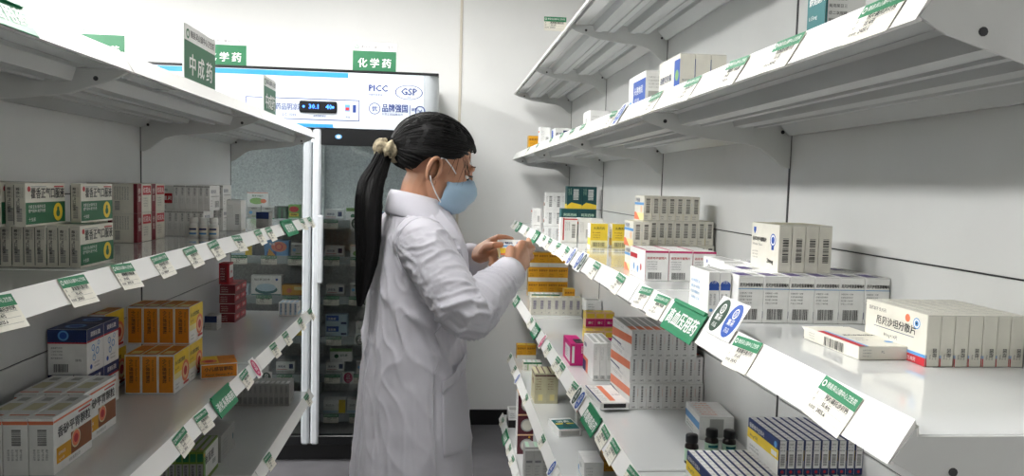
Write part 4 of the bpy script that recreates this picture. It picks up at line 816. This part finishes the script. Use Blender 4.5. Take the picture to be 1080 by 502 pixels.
    # ---- hands: palm loft, four fingers, thumb
    def hand(W,palm,fingers,thumb,wr=(.021,.030)):
        # palm: list of (centre, half-across vector, half-thickness vector)
        rings=[]
        for c,a,t in palm:
            rings.append([c+a*math.copysign(abs(math.cos(x))**.75,math.cos(x))+t*math.copysign(abs(math.sin(x))**.9,math.sin(x)) for x in [2*math.pi*j/16 for j in range(16)]])
        b.loft(rings,skin)
        for path,rd in fingers: b.tube(path,rd,skin,10); ell(path[-1],rd[-1]*1.0,rd[-1]*1.0,rd[-1]*1.0,skin,b,10,8,V((1,0,0)),V((0,1,0)),V((0,0,1)))
        path,rd=thumb; b.tube(path,rd,skin,10); ell(path[-1],rd[-1],rd[-1],rd[-1],skin,b,10,8,V((1,0,0)),V((0,1,0)),V((0,0,1)))
    # right hand (near): back of the hand towards the camera, fingers round the right-hand end of the box
    KR=V((.2105,1.905,1.3520))                                   # middle knuckle
    ax=(KR-WR).normalized(); side=(V((-.25,-.35,.9))-ax*V((-.25,-.35,.9)).dot(ax)).normalized(); bk=ax.cross(side).normalized()
    if bk.y>0: bk=-bk
    hand(WR,[(WR-ax*.015,side*.026,bk*.020),(WR+ax*.012,side*.029,bk*.019),(WR.lerp(KR,.55)+bk*.003,side*.037,bk*.017),(KR-ax*.004,side*.039,bk*.0145),(KR+ax*.006,side*.036,bk*.010)],
      [([KR+side*.029-bk*-.001,BX(1.10,.62,.016),BX(1.17,.36,.006),BX(1.10,.16,.0085)],[.0098,.0094,.0084,.0070]),
       ([KR+side*.010,BX(1.30,.58,.002),BX(1.33,.30,-.010),BX(1.15,.12,-.020)],[.0102,.0097,.0086,.0072]),
       ([KR-side*.010,BX(1.34,.72,-.017),BX(1.33,.44,-.027),BX(1.08,.26,-.0325)],[.0098,.0092,.0082,.0070]),
       ([KR-side*.028-ax*.006,BX(1.26,.90,-.034),BX(1.22,.66,-.042),BX(.98,.48,-.036)],[.0086,.0080,.0072,.0062])],
      ([WR.lerp(KR,.22)+side*.022,WR.lerp(KR,.50)+side*.043-bk*.004,BX(.84,1.00,.011),BX(.62,.93,.0100)],[.0145,.0125,.0100,.0080]))
    # left hand (far): palm under the left-hand end, thumb on top, index along the far edge
    KL=V((.1330,2.000,1.3560)); ax=(KL-WL).normalized(); s0=V((.1,.75,.62)); side=(s0-ax*s0.dot(ax)).normalized(); bk=ax.cross(side).normalized()
    if bk.z>0 and bk.y<0: pass
    hand(WL,[(WL-ax*.022,side*.021,bk*.016),(WL+ax*.006,side*.025,bk*.016),(WL.lerp(KL,.55),side*.036,bk*.0165),(KL-ax*.004,side*.037,bk*.014),(KL+ax*.006,side*.034,bk*.010)],
      [([KL+side*.028,BX(-.14,-.05,.004),BX(.10,-.13,.0),BX(.38,-.12,-.004)],[.0095,.0090,.0080,.0068]),
       ([KL+side*.009,BX(-.10,.25,-.034),BX(.18,.26,-.037),BX(.44,.30,-.0305)],[.0098,.0092,.0082,.0070]),
       ([KL-side*.010,BX(-.10,.55,-.038),BX(.14,.58,-.041),BX(.38,.60,-.0305)],[.0095,.0090,.0080,.0068]),
       ([KL-side*.027-ax*.006,BX(-.16,.86,-.040),BX(.06,.88,-.043),BX(.26,.86,-.031)],[.0085,.0080,.0072,.0060])],
      ([WL.lerp(KL,.42)-side*.006+V((0,-.006,.004)),WL.lerp(KL,.72)+V((0,-.032,.013)),BX(-.16,.66,.012),BX(.08,.58,.0100)],[.0125,.0122,.0100,.0080]))
    bodym=remesh(b,'body',.0028,3,m=skin)
    ears=MB()
    for s in (-1,1):
        q=ears; pts=[]; n=14; rim=[]
        for j in range(n):
            a=math.radians(-70+300*j/(n-1)); rim.append(H(-.006-.0155*math.cos(a)*(1 if True else 1)-.004,s*(.074+.012*(1 if abs(a)<9 else 1)*(.6+.4*math.cos(a))),-.012+.030*math.sin(a)))
        q.tube(rim,[.0035+.002*math.sin(math.pi*j/(n-1)) for j in range(n)],skin,8)
        inner=[]
        for k,(sc,dp) in enumerate(((1,.0),(.7,-.006),(.35,-.009))): inner.append([H(-.010-.0155*sc*math.cos(2*math.pi*j/16),s*(.077+dp+.006*math.cos(2*math.pi*j/16)*sc),-.012+.030*sc*math.sin(2*math.pi*j/16)) for j in range(16)])
        q.loft(inner,skin); ell(H(.0,s*.075,-.042),.008,.005,.010,skin,q,10,8)
        ell(H(.006,s*.075,-.012),.005,.004,.008,skin,q,8,6)
    bm=bmesh.new(); bm.from_mesh(bodym); em=ears.mesh('ears'); bm.from_mesh(em); bm.to_mesh(bodym); bm.free(); bpy.data.meshes.remove(em)
    bodym.polygons.foreach_set('use_smooth',[True]*len(bodym.polygons))
    body=obj('body',bodym); body.parent=root; body.matrix_parent_inverse=Matrix.Translation((-C.x,-C.y,0))
    def kid(q,name,par=root):
        me=q.mesh(name) if isinstance(q,MB) else q
        o=obj(name,me,par)
        o.matrix_parent_inverse=Matrix.Translation((-C.x,-C.y,0)) if par is root else Matrix()
        return o
    for s in (-1,1):
        q=MB(); ew=mat('eye_white','#e8e4e0',.2,var=.02); ed=mat('eye_dark','#1a1210',.15,var=.05)
        ell(H(.076,s*.031,.006),.011,.013,.007,ew,q,12,8); ell(H(.083,s*.031,.003),.0052,.006,.005,ed,q,10,8); ell(H(.0775,s*.032,.0125),.0115,.016,.006,skin,q,12,8)
        q.tube([H(.086,s*.018,.010),H(.0925,s*.031,.012),H(.082,s*.045,.009)],[.0018,.0026,.0018],ed,8)
        kid(q,'eye')
        q=MB(); q.tube([H(.0925,s*.014,.032),H(.0915,s*.032,.037),H(.078,s*.050,.032)],[.0010,.0014,.0008],hairm,8); kid(q,'eyebrow')
    # ---- lab coat
    q=MB()
    RN=[(.56,.205,.150,-.005),(.66,.200,.146,-.004),(.78,.194,.142,-.002),(.90,.186,.136,0),(1.0,.178,.130,0),(1.08,.170,.123,.0),(1.15,.162,.118,.0),(1.23,.160,.116,.004),(1.31,.165,.112,.010),(1.36,.163,.104,.010),(1.392,.150,.095,.008),(1.420,.122,.085,.008),(1.446,.092,.075,.006),(1.470,.068,.066,.004),(1.482,.058,.060,.002)]
    q.loft([ring(z,w,d,o,40) for z,w,d,o in RN],coatm)
    def sleeve(S,E,W,inn):
        a=S+inn*.05+V((0,0,.012)); p=[]; rd=[]
        ctrl=[(a,.060),(S,.063),(S.lerp(E,.33),.061),(S.lerp(E,.68),.060),(E+(E-(S+W)/2).normalized()*-.006,.059),(E.lerp(W,.22),.060),(E.lerp(W,.45),.054),(E.lerp(W,.7),.047),(E.lerp(W,.88),.0415),(E.lerp(W,1.0),.0405)]
        for c,rr in ctrl: p.append(c); rd.append(rr)
        # smooth the path
        P2=[];R2=[]
        for i in range(len(p)-1):
            for k in range(4):
                t=k/4; g=lambda L,j: L[max(0,min(len(L)-1,j))]
                p0,p1,p2,p3=g(p,i-1),g(p,i),g(p,i+1),g(p,i+2)
                P2.append(.5*((2*p1)+(-p0+p2)*t+(2*p0-5*p1+4*p2-p3)*t*t+(-p0+3*p1-3*p2+p3)*t**3)); R2.append(rd[i]*(1-t)+rd[i+1]*t)
        P2.append(p[-1]); R2.append(rd[-1]); q.tube(P2,R2,coatm,24)
    sleeve(SR,ER,WR,-r); sleeve(SL,EL,WL,r)
    cm=remesh(q,'lab_coat',.0042,5,m=coatm)
    # folds pressed into the cloth
    def seg(pv,a,b):
        d=b-a; t=max(0,min(1,(pv-a).dot(d)/d.length_squared)); return t,(pv-(a+d*t)).length
    def crease(c):
        a=1-abs(noise.noise(c))*2.6; b=1-abs(noise.noise(c*2.1+V((5,1,2))))*2.6
        return max(a,0)**2.2+.45*max(b,0)**2-.55
    nv=[Vector(v.normal) for v in cm.vertices]
    for v,n in zip(cm.vertices,nv):
        p=v.co.copy(); dis=0
        best=None
        for (S,E,W,sd) in ((SR,ER,WR,1),(SL,EL,WL,-1)):
            t1,d1=seg(p,S,E); t2,d2=seg(p,E,W)
            if d1<.085 or d2<.08:
                if d1<d2: t,d=t1,d1
                else: t,d=1+t2,d2
                if best is None or d<best[1]: best=(t,d,sd,S,E,W)
        ang=math.atan2(-(p-C).dot(r),(p-C).dot(f))
        torso=1.0
        if best and (p-C-V((0,0,p.z))).dot(r)*best[2]>.125:
            t=best[0]; torso=0
            E=best[4]; near=math.exp(-((t-1)/.34)**2); wr=math.exp(-((t-1.75)/.3)**2); sh=math.exp(-((t-.2)/.25)**2)
            tw=noise.noise(p*7+V((3*best[2],0,0)))
            a2=math.atan2(n.z,n.y)
            dis+=near*.0075*crease(V((t*7+a2*.55,a2*.7,best[2]*3)))+near*.003*math.sin(t*24+tw*6+a2)
            dis+=wr*.0055*crease(V((t*10-a2*.4,a2*.5,5)))
            dis+=(.35+sh)*.0050*crease(V((t*3.2+a2*1.1,a2*.9-t*1.5,9)))
            dis+=.004*noise.noise(p*10)
        if torso:
            low=max(0,min(1,(1.12-p.z)/.5)); 
            dis+=low*.008*math.sin(ang*6+1.3*noise.noise(V((p.x*3,p.y*3,p.z*2)))*2.4+.8)
            dis+=.006*noise.noise(V((p.x*9,p.y*9,p.z*3.4)))
            w=math.exp(-((p.z-1.20)/.16)**2)
            # slanting drag folds from the shoulder blade to the waist
            dis+=(.45+w)*.0062*crease(V((ang*1.5+p.z*5.5,p.z*3.2-ang*.7,2)))
            dis+=.0045*crease(V((ang*2.6,p.z*1.6,7)))*(.4+low)
            dis+=.0016*noise.noise(p*26)
            back=math.exp(-((abs(ang)-math.pi)/.05)**2)*(1 if p.z<1.38 else 0); dis-=back*.0018
            sd=math.exp(-((ang+math.pi/2)/.03)**2)*(1 if p.z<1.25 else 0); dis-=sd*.002
        v.co=p+n*dis
    cm.update()
    coat=kid(cm,'lab_coat')
    bv=BVHTree.FromPolygons([v.co for v in cm.vertices],[tuple(pp.vertices) for pp in cm.polygons])
    def onto(p,lift=.0015):
        c,n,i,d=bv.find_nearest(p); return c+n*lift, n
    # collar: fold-over band round the neck
    def nring(z,w,d,off,drop=0,n=44,gap=.30):
        o=[]
        for j in range(n):
            a=gap+(2*math.pi-2*gap)*j/(n-1); o.append(C+f*(math.cos(a)*d+off)+r*(-math.sin(a)*w)+V((0,0,z-drop*(math.cos(a)*.5+.5)+.0)))
        return o
    q=MB(); sk=[nring(1.448,.072,.072,.010,.018),nring(1.472,.063,.066,.006,.022),nring(1.497,.058,.062,.002,.030),nring(1.502,.062,.066,.002,.030),nring(1.492,.070,.073,.004,.036),nring(1.468,.086,.083,.010,.045),nring(1.450,.098,.090,.016,.060),nring(1.446,.098,.089,.016,.060),nring(1.464,.083,.080,.010,.043)]
    n=len(sk[0]); vs=[p for k in sk for p in k]; fs=[]
    for k in range(len(sk)-1):
        for j in range(n-1): fs.append((k*n+j,k*n+j+1,(k+1)*n+j+1,(k+1)*n+j))
    q.add(vs,fs,coatm,True); col=kid(q,'collar',coat)
    sm=col.modifiers.new('solid','SOLIDIFY'); sm.thickness=.0022
    # cuffs
    for S,E,W in ((SR,ER,WR),(SL,EL,WL)):
        d=(W-E).normalized(); q=MB(); q.tube([W-d*.048,W-d*.046,W-d*.02,W+d*.012,W+d*.014,W+d*.012,W-d*.01],[.0425,.0435,.043,.0425,.0405,.0385,.038],coatm,28); kid(q,'cuff',coat)
    # pocket with welt on the near side
    def patch(pts,lift,name,nu=10,nvv=14,th=.0025):
        q=MB(); g=[]
        for i in range(nu+1):
            row=[]
            for j in range(nvv+1):
                u,w=i/nu,j/nvv; a=pts[0].lerp(pts[1],u); bb=pts[3].lerp(pts[2],u); row.append(onto(a.lerp(bb,w),lift)[0])
            g.append(row)
        vs=[p for rw in g for p in rw]; m_=nvv+1
        q.add(vs,[(i*m_+j,(i+1)*m_+j,(i+1)*m_+j+1,i*m_+j+1) for i in range(nu) for j in range(nvv)],coatm,True)
        o=kid(q,name,coat); s=o.modifiers.new('solid','SOLIDIFY'); s.thickness=th; s.offset=0
    def cp(ang,z,k=1.0):
        w,d=.182,.134; return C+f*math.cos(ang)*d*k+r*math.sin(ang)*w*k+V((0,0,z))
    patch([cp(1.46,1.035),cp(.80,1.085),cp(.80,.885),cp(1.46,.885)],.0022,'pocket',14,14,.002)
    patch([cp(1.47,1.062),cp(.78,1.112),cp(.78,1.085),cp(1.47,1.035)],.004,'pocket_welt',14,6,.003)
    # stitched seams
    def seam(pts,name='seam'):
        q=MB(); P_=[onto(p,.0004)[0] for p in pts]; q.tube(P_,.0011,mat('seam_thread','#cfced6',.8,var=.03),6); kid(q,name,coat)
    seam([cp(1.60,.60+.03*i,1.1) for i in range(22)])
    seam([C-f*.2+V((0,0,.60+.03*i))+r*.01 for i in range(27)])
    ar=(ER-SR).normalized(); 
    arm=[]
    for i in range(17):
        a=math.radians(-100+220*i/16); base=SR-r*.015+V((0,0,-.01)); u=f; w=V((0,0,1)); arm.append(base+(u*-math.cos(a)+w*math.sin(a))*.085+r*.02)
    seam(arm)
    # ---- trousers and shoes (below the picture's edge)
    tm=mat('trousers_dark','#23252b',.8,var=.1,vscale=30)
    for s in (1,-1):
        q=MB(); q.tube([C+r*s*.085+V((0,0,.88)),C+r*s*.085+f*.01+V((0,0,.5)),C+r*s*.085-f*.008+V((0,0,.3)),C+r*s*.085-f*.015+V((0,0,.075))],[.088,.07,.066,.06],tm,18); kid(q,'trouser_leg')
        q=MB(); n=20; base=C+r*s*.087
        def sole(z,k,top=0):
            o=[]
            for j in range(n):
                a=2*math.pi*j/n; x=math.cos(a)*.125; y=math.sin(a)*(.043 if x>-.02 else .036); o.append(base+f*(x*k+.045-top)+r*y*k+V((0,0,z)))
            return o
        wm=mat('shoe_leather','#e4e2de',.4,var=.04)
        q.loft([sole(.0005,.97),sole(.018,1.0),sole(.03,.97),sole(.055,.80,.02),sole(.078,.52,.055),sole(.088,.42,.062)],wm); kid(q,'shoe')
    # ---- hair
    q=MB(); rings=[]; N=40; K=22
    def skull(lat,lon,ex=0):   # lat 0 top .. pi bottom, lon 0 front
        x=math.sin(lat)*math.cos(lon); y=math.sin(lat)*math.sin(lon); z=math.cos(lat)
        return H(-.014+x*(.104+ex),y*(.083+ex),.034+z*(.091+ex))
    def hairline(lon):         # lowest latitude the hair reaches at this side angle
        a=abs((lon+math.pi)%(2*math.pi)-math.pi); 
        if a<.5: return 1.17
        if a<1.15: return 1.17+(a-.5)*.72
        if a<1.75: return 1.63+(a-1.15)*.35
        if a<2.1: return 1.84+(a-1.75)*1.6
        return 2.40
    vs=[];
    for i in range(K+1):
        for j in range(N):
            lon=2*math.pi*j/N; lat=hairline(lon)*i/K
            e=.002*math.sin(lon*23+lat*3)+.004*noise.noise(V((lon*2,lat*3,1))); e-= .016*max(0,(i/K-.75)/.25)**1.5*(1 if abs((lon+math.pi)%(2*math.pi)-math.pi)<1.3 else .6)
            vs.append(skull(max(lat,.001),lon,e+.003))
    fs=[]
    for i in range(K):
        for j in range(N): fs.append((i*N+j,(i+1)*N+j,(i+1)*N+(j+1)%N,i*N+(j+1)%N))
    q.add(vs,fs,hairm,True); cap=kid(q,'hair'); s=cap.modifiers.new('solid','SOLIDIFY'); s.thickness=.008; s.offset=-1
    # combed strands sweeping back to the tie
    TIE=H(-.119,-.006,.004)
    def strands(name,paths,par,rad=.0011):
        c=bpy.data.curves.new(name,'CURVE'); c.dimensions='3D'; c.bevel_depth=rad; c.bevel_resolution=0; c.resolution_u=3
        for pts in paths:
            s=c.splines.new('POLY'); s.points.add(len(pts)-1)
            for k,(p,w) in enumerate(pts): s.points[k].co=(*p,1); s.points[k].radius=w
        c.materials.append(hairm)
        o=bpy.data.objects.new('tmp',c); COL.objects.link(o); dg=bpy.context.evaluated_depsgraph_get(); me=bpy.data.meshes.new_from_object(o.evaluated_get(dg)); bpy.data.objects.remove(o)
        me.polygons.foreach_set('use_smooth',[True]*len(me.polygons)); return kid(me,name,par)
    rg=random.Random(5); paths=[]
    for k in range(620):
        lon=rg.uniform(-math.pi,math.pi); la=hairline(lon)*rg.choice((rg.uniform(.9,1.0),rg.uniform(.15,1))); pts=[]
        st=skull(la,lon,.002)
        lx=st-H(-.014,0,.034); 
        M_=16; ph=rg.uniform(0,6)
        for i in range(M_+1):
            t=i/M_; p=st.lerp(TIE,t); c0=H(-.014,0,.034); d=p-c0
            dl=V((d.dot(hx)/.104,d.dot(hy)/.083,d.dot(hz)/.091)); L=max(dl.length,.05)
            on=c0+d/L*(1.0+ .045*min(1,t*5)+.010*math.sin(ph+t*3))      # pushed out to the skull surface
            k2=max(0,(t-.82)/.18); p=on.lerp(TIE+(on-TIE)*.25,k2) if t>.82 else on
            pts.append((p,(.5+.5*math.sin(math.pi*min(1,t*1.5+.15)))))
        paths.append(pts)
    strands('combed_strands',paths,cap,.0013)
    # loose wisps at the temple
    paths=[]
    for k in range(24):
        s=-1 if k%3 else 1; sp=rg.uniform(-.4,1.3); ln=rg.uniform(.35,.75); a=H(.030+rg.uniform(-.02,.04),s*(.078-rg.uniform(0,.008)),.045+rg.uniform(-.02,.02)); d=[(a,.5)]
        for i in range(1,7): d.append((a+hx*(.0035*i*sp)+hz*(-.0125*i*ln)+hy*s*.0012*i,.75-.1*i))
        paths.append(d)
    strands('wisps',paths,cap,.0010)
    # ponytail
    ctr=[TIE,V((-.154,1.862,1.548)),V((-.172,1.845,1.505)),V((-.174,1.825,1.44)),V((-.173,1.815,1.35)),V((-.182,1.812,1.28)),V((-.190,1.815,1.225))]
    rad=[.013,.023,.032,.033,.028,.019,.006]
    def cat(L,t):
        x=t*(len(L)-1); i=min(int(x),len(L)-2); u=x-i; g=lambda j:L[max(0,min(len(L)-1,j))]
        p0,p1,p2,p3=g(i-1),g(i),g(i+1),g(i+2); return .5*((p1*2)+(p2-p0)*u+(p0*2-p1*5+p2*4-p3)*u*u+(p1*3-p0-p2*3+p3)*u**3)
    q=MB(); q.tube([cat(ctr,i/20) for i in range(21)],[max(.004,cat(rad,i/20)*.88) for i in range(21)],hairm,18,squash=.8); pony=kid(q,'ponytail',cap)
    paths=[]
    for k in range(360):
        a=rg.uniform(0,2*math.pi); rr=math.sqrt(rg.uniform(.55,1.05)); end=rg.uniform(.86,1.03); pts=[]; sw=rg.uniform(-.5,.5)
        for i in range(19):
            t=min(1,i/18*end); c=cat(ctr,t); R_=cat(rad,t)*rr*(1.0 if rg.random()<.97 else 1.1); aa=a+sw*t
            pts.append((c+V((math.cos(aa)*R_*.95,math.sin(aa)*R_*.8,(-.02*(i/18*end-1) if end>1 else 0))),.9-.5*t))
        paths.append(pts)
    strands('ponytail_strands',paths,cap,.0014)
    # scrunchie
    q=MB(); d=(ctr[1]-ctr[0]).normalized(); a1=d.cross(V((0,1,0))).normalized(); a2=d.cross(a1); n=36; rings=[]
    for i in range(n):
        t=2*math.pi*i/n; cdir=a1*math.cos(t)+a2*math.sin(t); c=TIE+d*.012+cdir*.021; rr=.0145+.0035*math.sin(t*9)+.002*math.sin(t*5+1)
        rings.append([c+cdir*math.cos(2*math.pi*j/14)*rr+d*math.sin(2*math.pi*j/14)*rr*1.25 for j in range(14)])
    vs=[p for k in rings for p in k]; q.add(vs,[(i*14+j,((i+1)%n)*14+j,((i+1)%n)*14+(j+1)%14,i*14+(j+1)%14) for i in range(n) for j in range(14)],mat('scrunchie_cloth','#a89c82',.95,var=.62,vscale=85,bump=.6,bscale=140),True)
    kid(q,'scrunchie',cap)
    # ---- face mask
    mm=mat('mask_blue','#a9c6de',.7,var=.03,vscale=30,bump=.1,bscale=200); wl=mat('mask_loop','#f0f0f0',.7,var=.02)
    q=MB(); rows=[(.004,.093,.108,.030),(-.010,.100,.119,.050),(-.024,.102,.127,.060),(-.040,.100,.124,.062),(-.056,.098,.116,.062),(-.072,.094,.110,.060),(-.084,.086,.100,.054),(-.094,.070,.082,.042)]
    n=24; vs=[]
    for k,(z,xb,xf,hw) in enumerate(rows):
        for j in range(n+1):
            t=-1+2*j/n; y=hw*math.sin(t*math.pi/2)*1.06; x=xf-(xf-.034)*(1-math.cos(t*math.pi/2))**.9
            vs.append(H(x+.0015*(k%2),y,z-.006*abs(t)**2*(1 if k<3 else -1)))
    q.add(vs,[(k*(n+1)+j,k*(n+1)+j+1,(k+1)*(n+1)+j+1,(k+1)*(n+1)+j) for k in range(len(rows)-1) for j in range(n)],mm,True)
    mask=kid(q,'face_mask'); s=mask.modifiers.new('solid','SOLIDIFY'); s.thickness=.0018
    for sd in (-1,1):
        q=MB(); q.tube([H(.046,sd*.064,.0),H(.03,sd*.074,.010),H(.004,sd*.083,.022),H(-.006,sd*.086,.018)],.0016,wl,8)
        q.tube([H(.038,sd*.062,-.078),H(.016,sd*.072,-.062),H(-.006,sd*.082,-.042),H(-.014,sd*.086,-.030)],.0016,wl,8); kid(q,'ear_loop',mask)
    # ---- the held box (a thing of its own)
    L1,L2=e1.length,e2.length
    DIM['held']=(L1,L2,T)
    D['held']=carton('carton_held',L1,L2,T,'white',[('T','rect',0,0,1,.45,'pale'),('T','rect',0,.0,1,.14,'salmon'),('T','rect',0,.12,1,.42,'yellow'),('T','rect',.05,.5,.6,.62,'sky'),('T','disc',.82,.76,.006,'blue'),('T','text','叶酸片',.1,.7,.011,'navy','l',.02),('F','lines',.1,.2,.9,.8,2,'grey'),('R','rect',.1,.2,.9,.8,'lgrey'),('R','disc',.6,.5,.006,'grey'),('L','rect',.1,.1,.9,.9,'pale')])
    o=put('held',0,0,0,'small white and yellow medicine box held in both hands by the person')
    X=e1.normalized(); Z=nrm; Y=Z.cross(X).normalized()
    o.matrix_world=Matrix.Translation(BX(.5,.5,-T))@Matrix((X,Y,Z)).transposed().to_4x4()
def hair_mat():
    m=mat('hair_black','#070607',.55,var=.25,vscale=40,spec=.3,stretch=(1,1,.15)); return m
person()
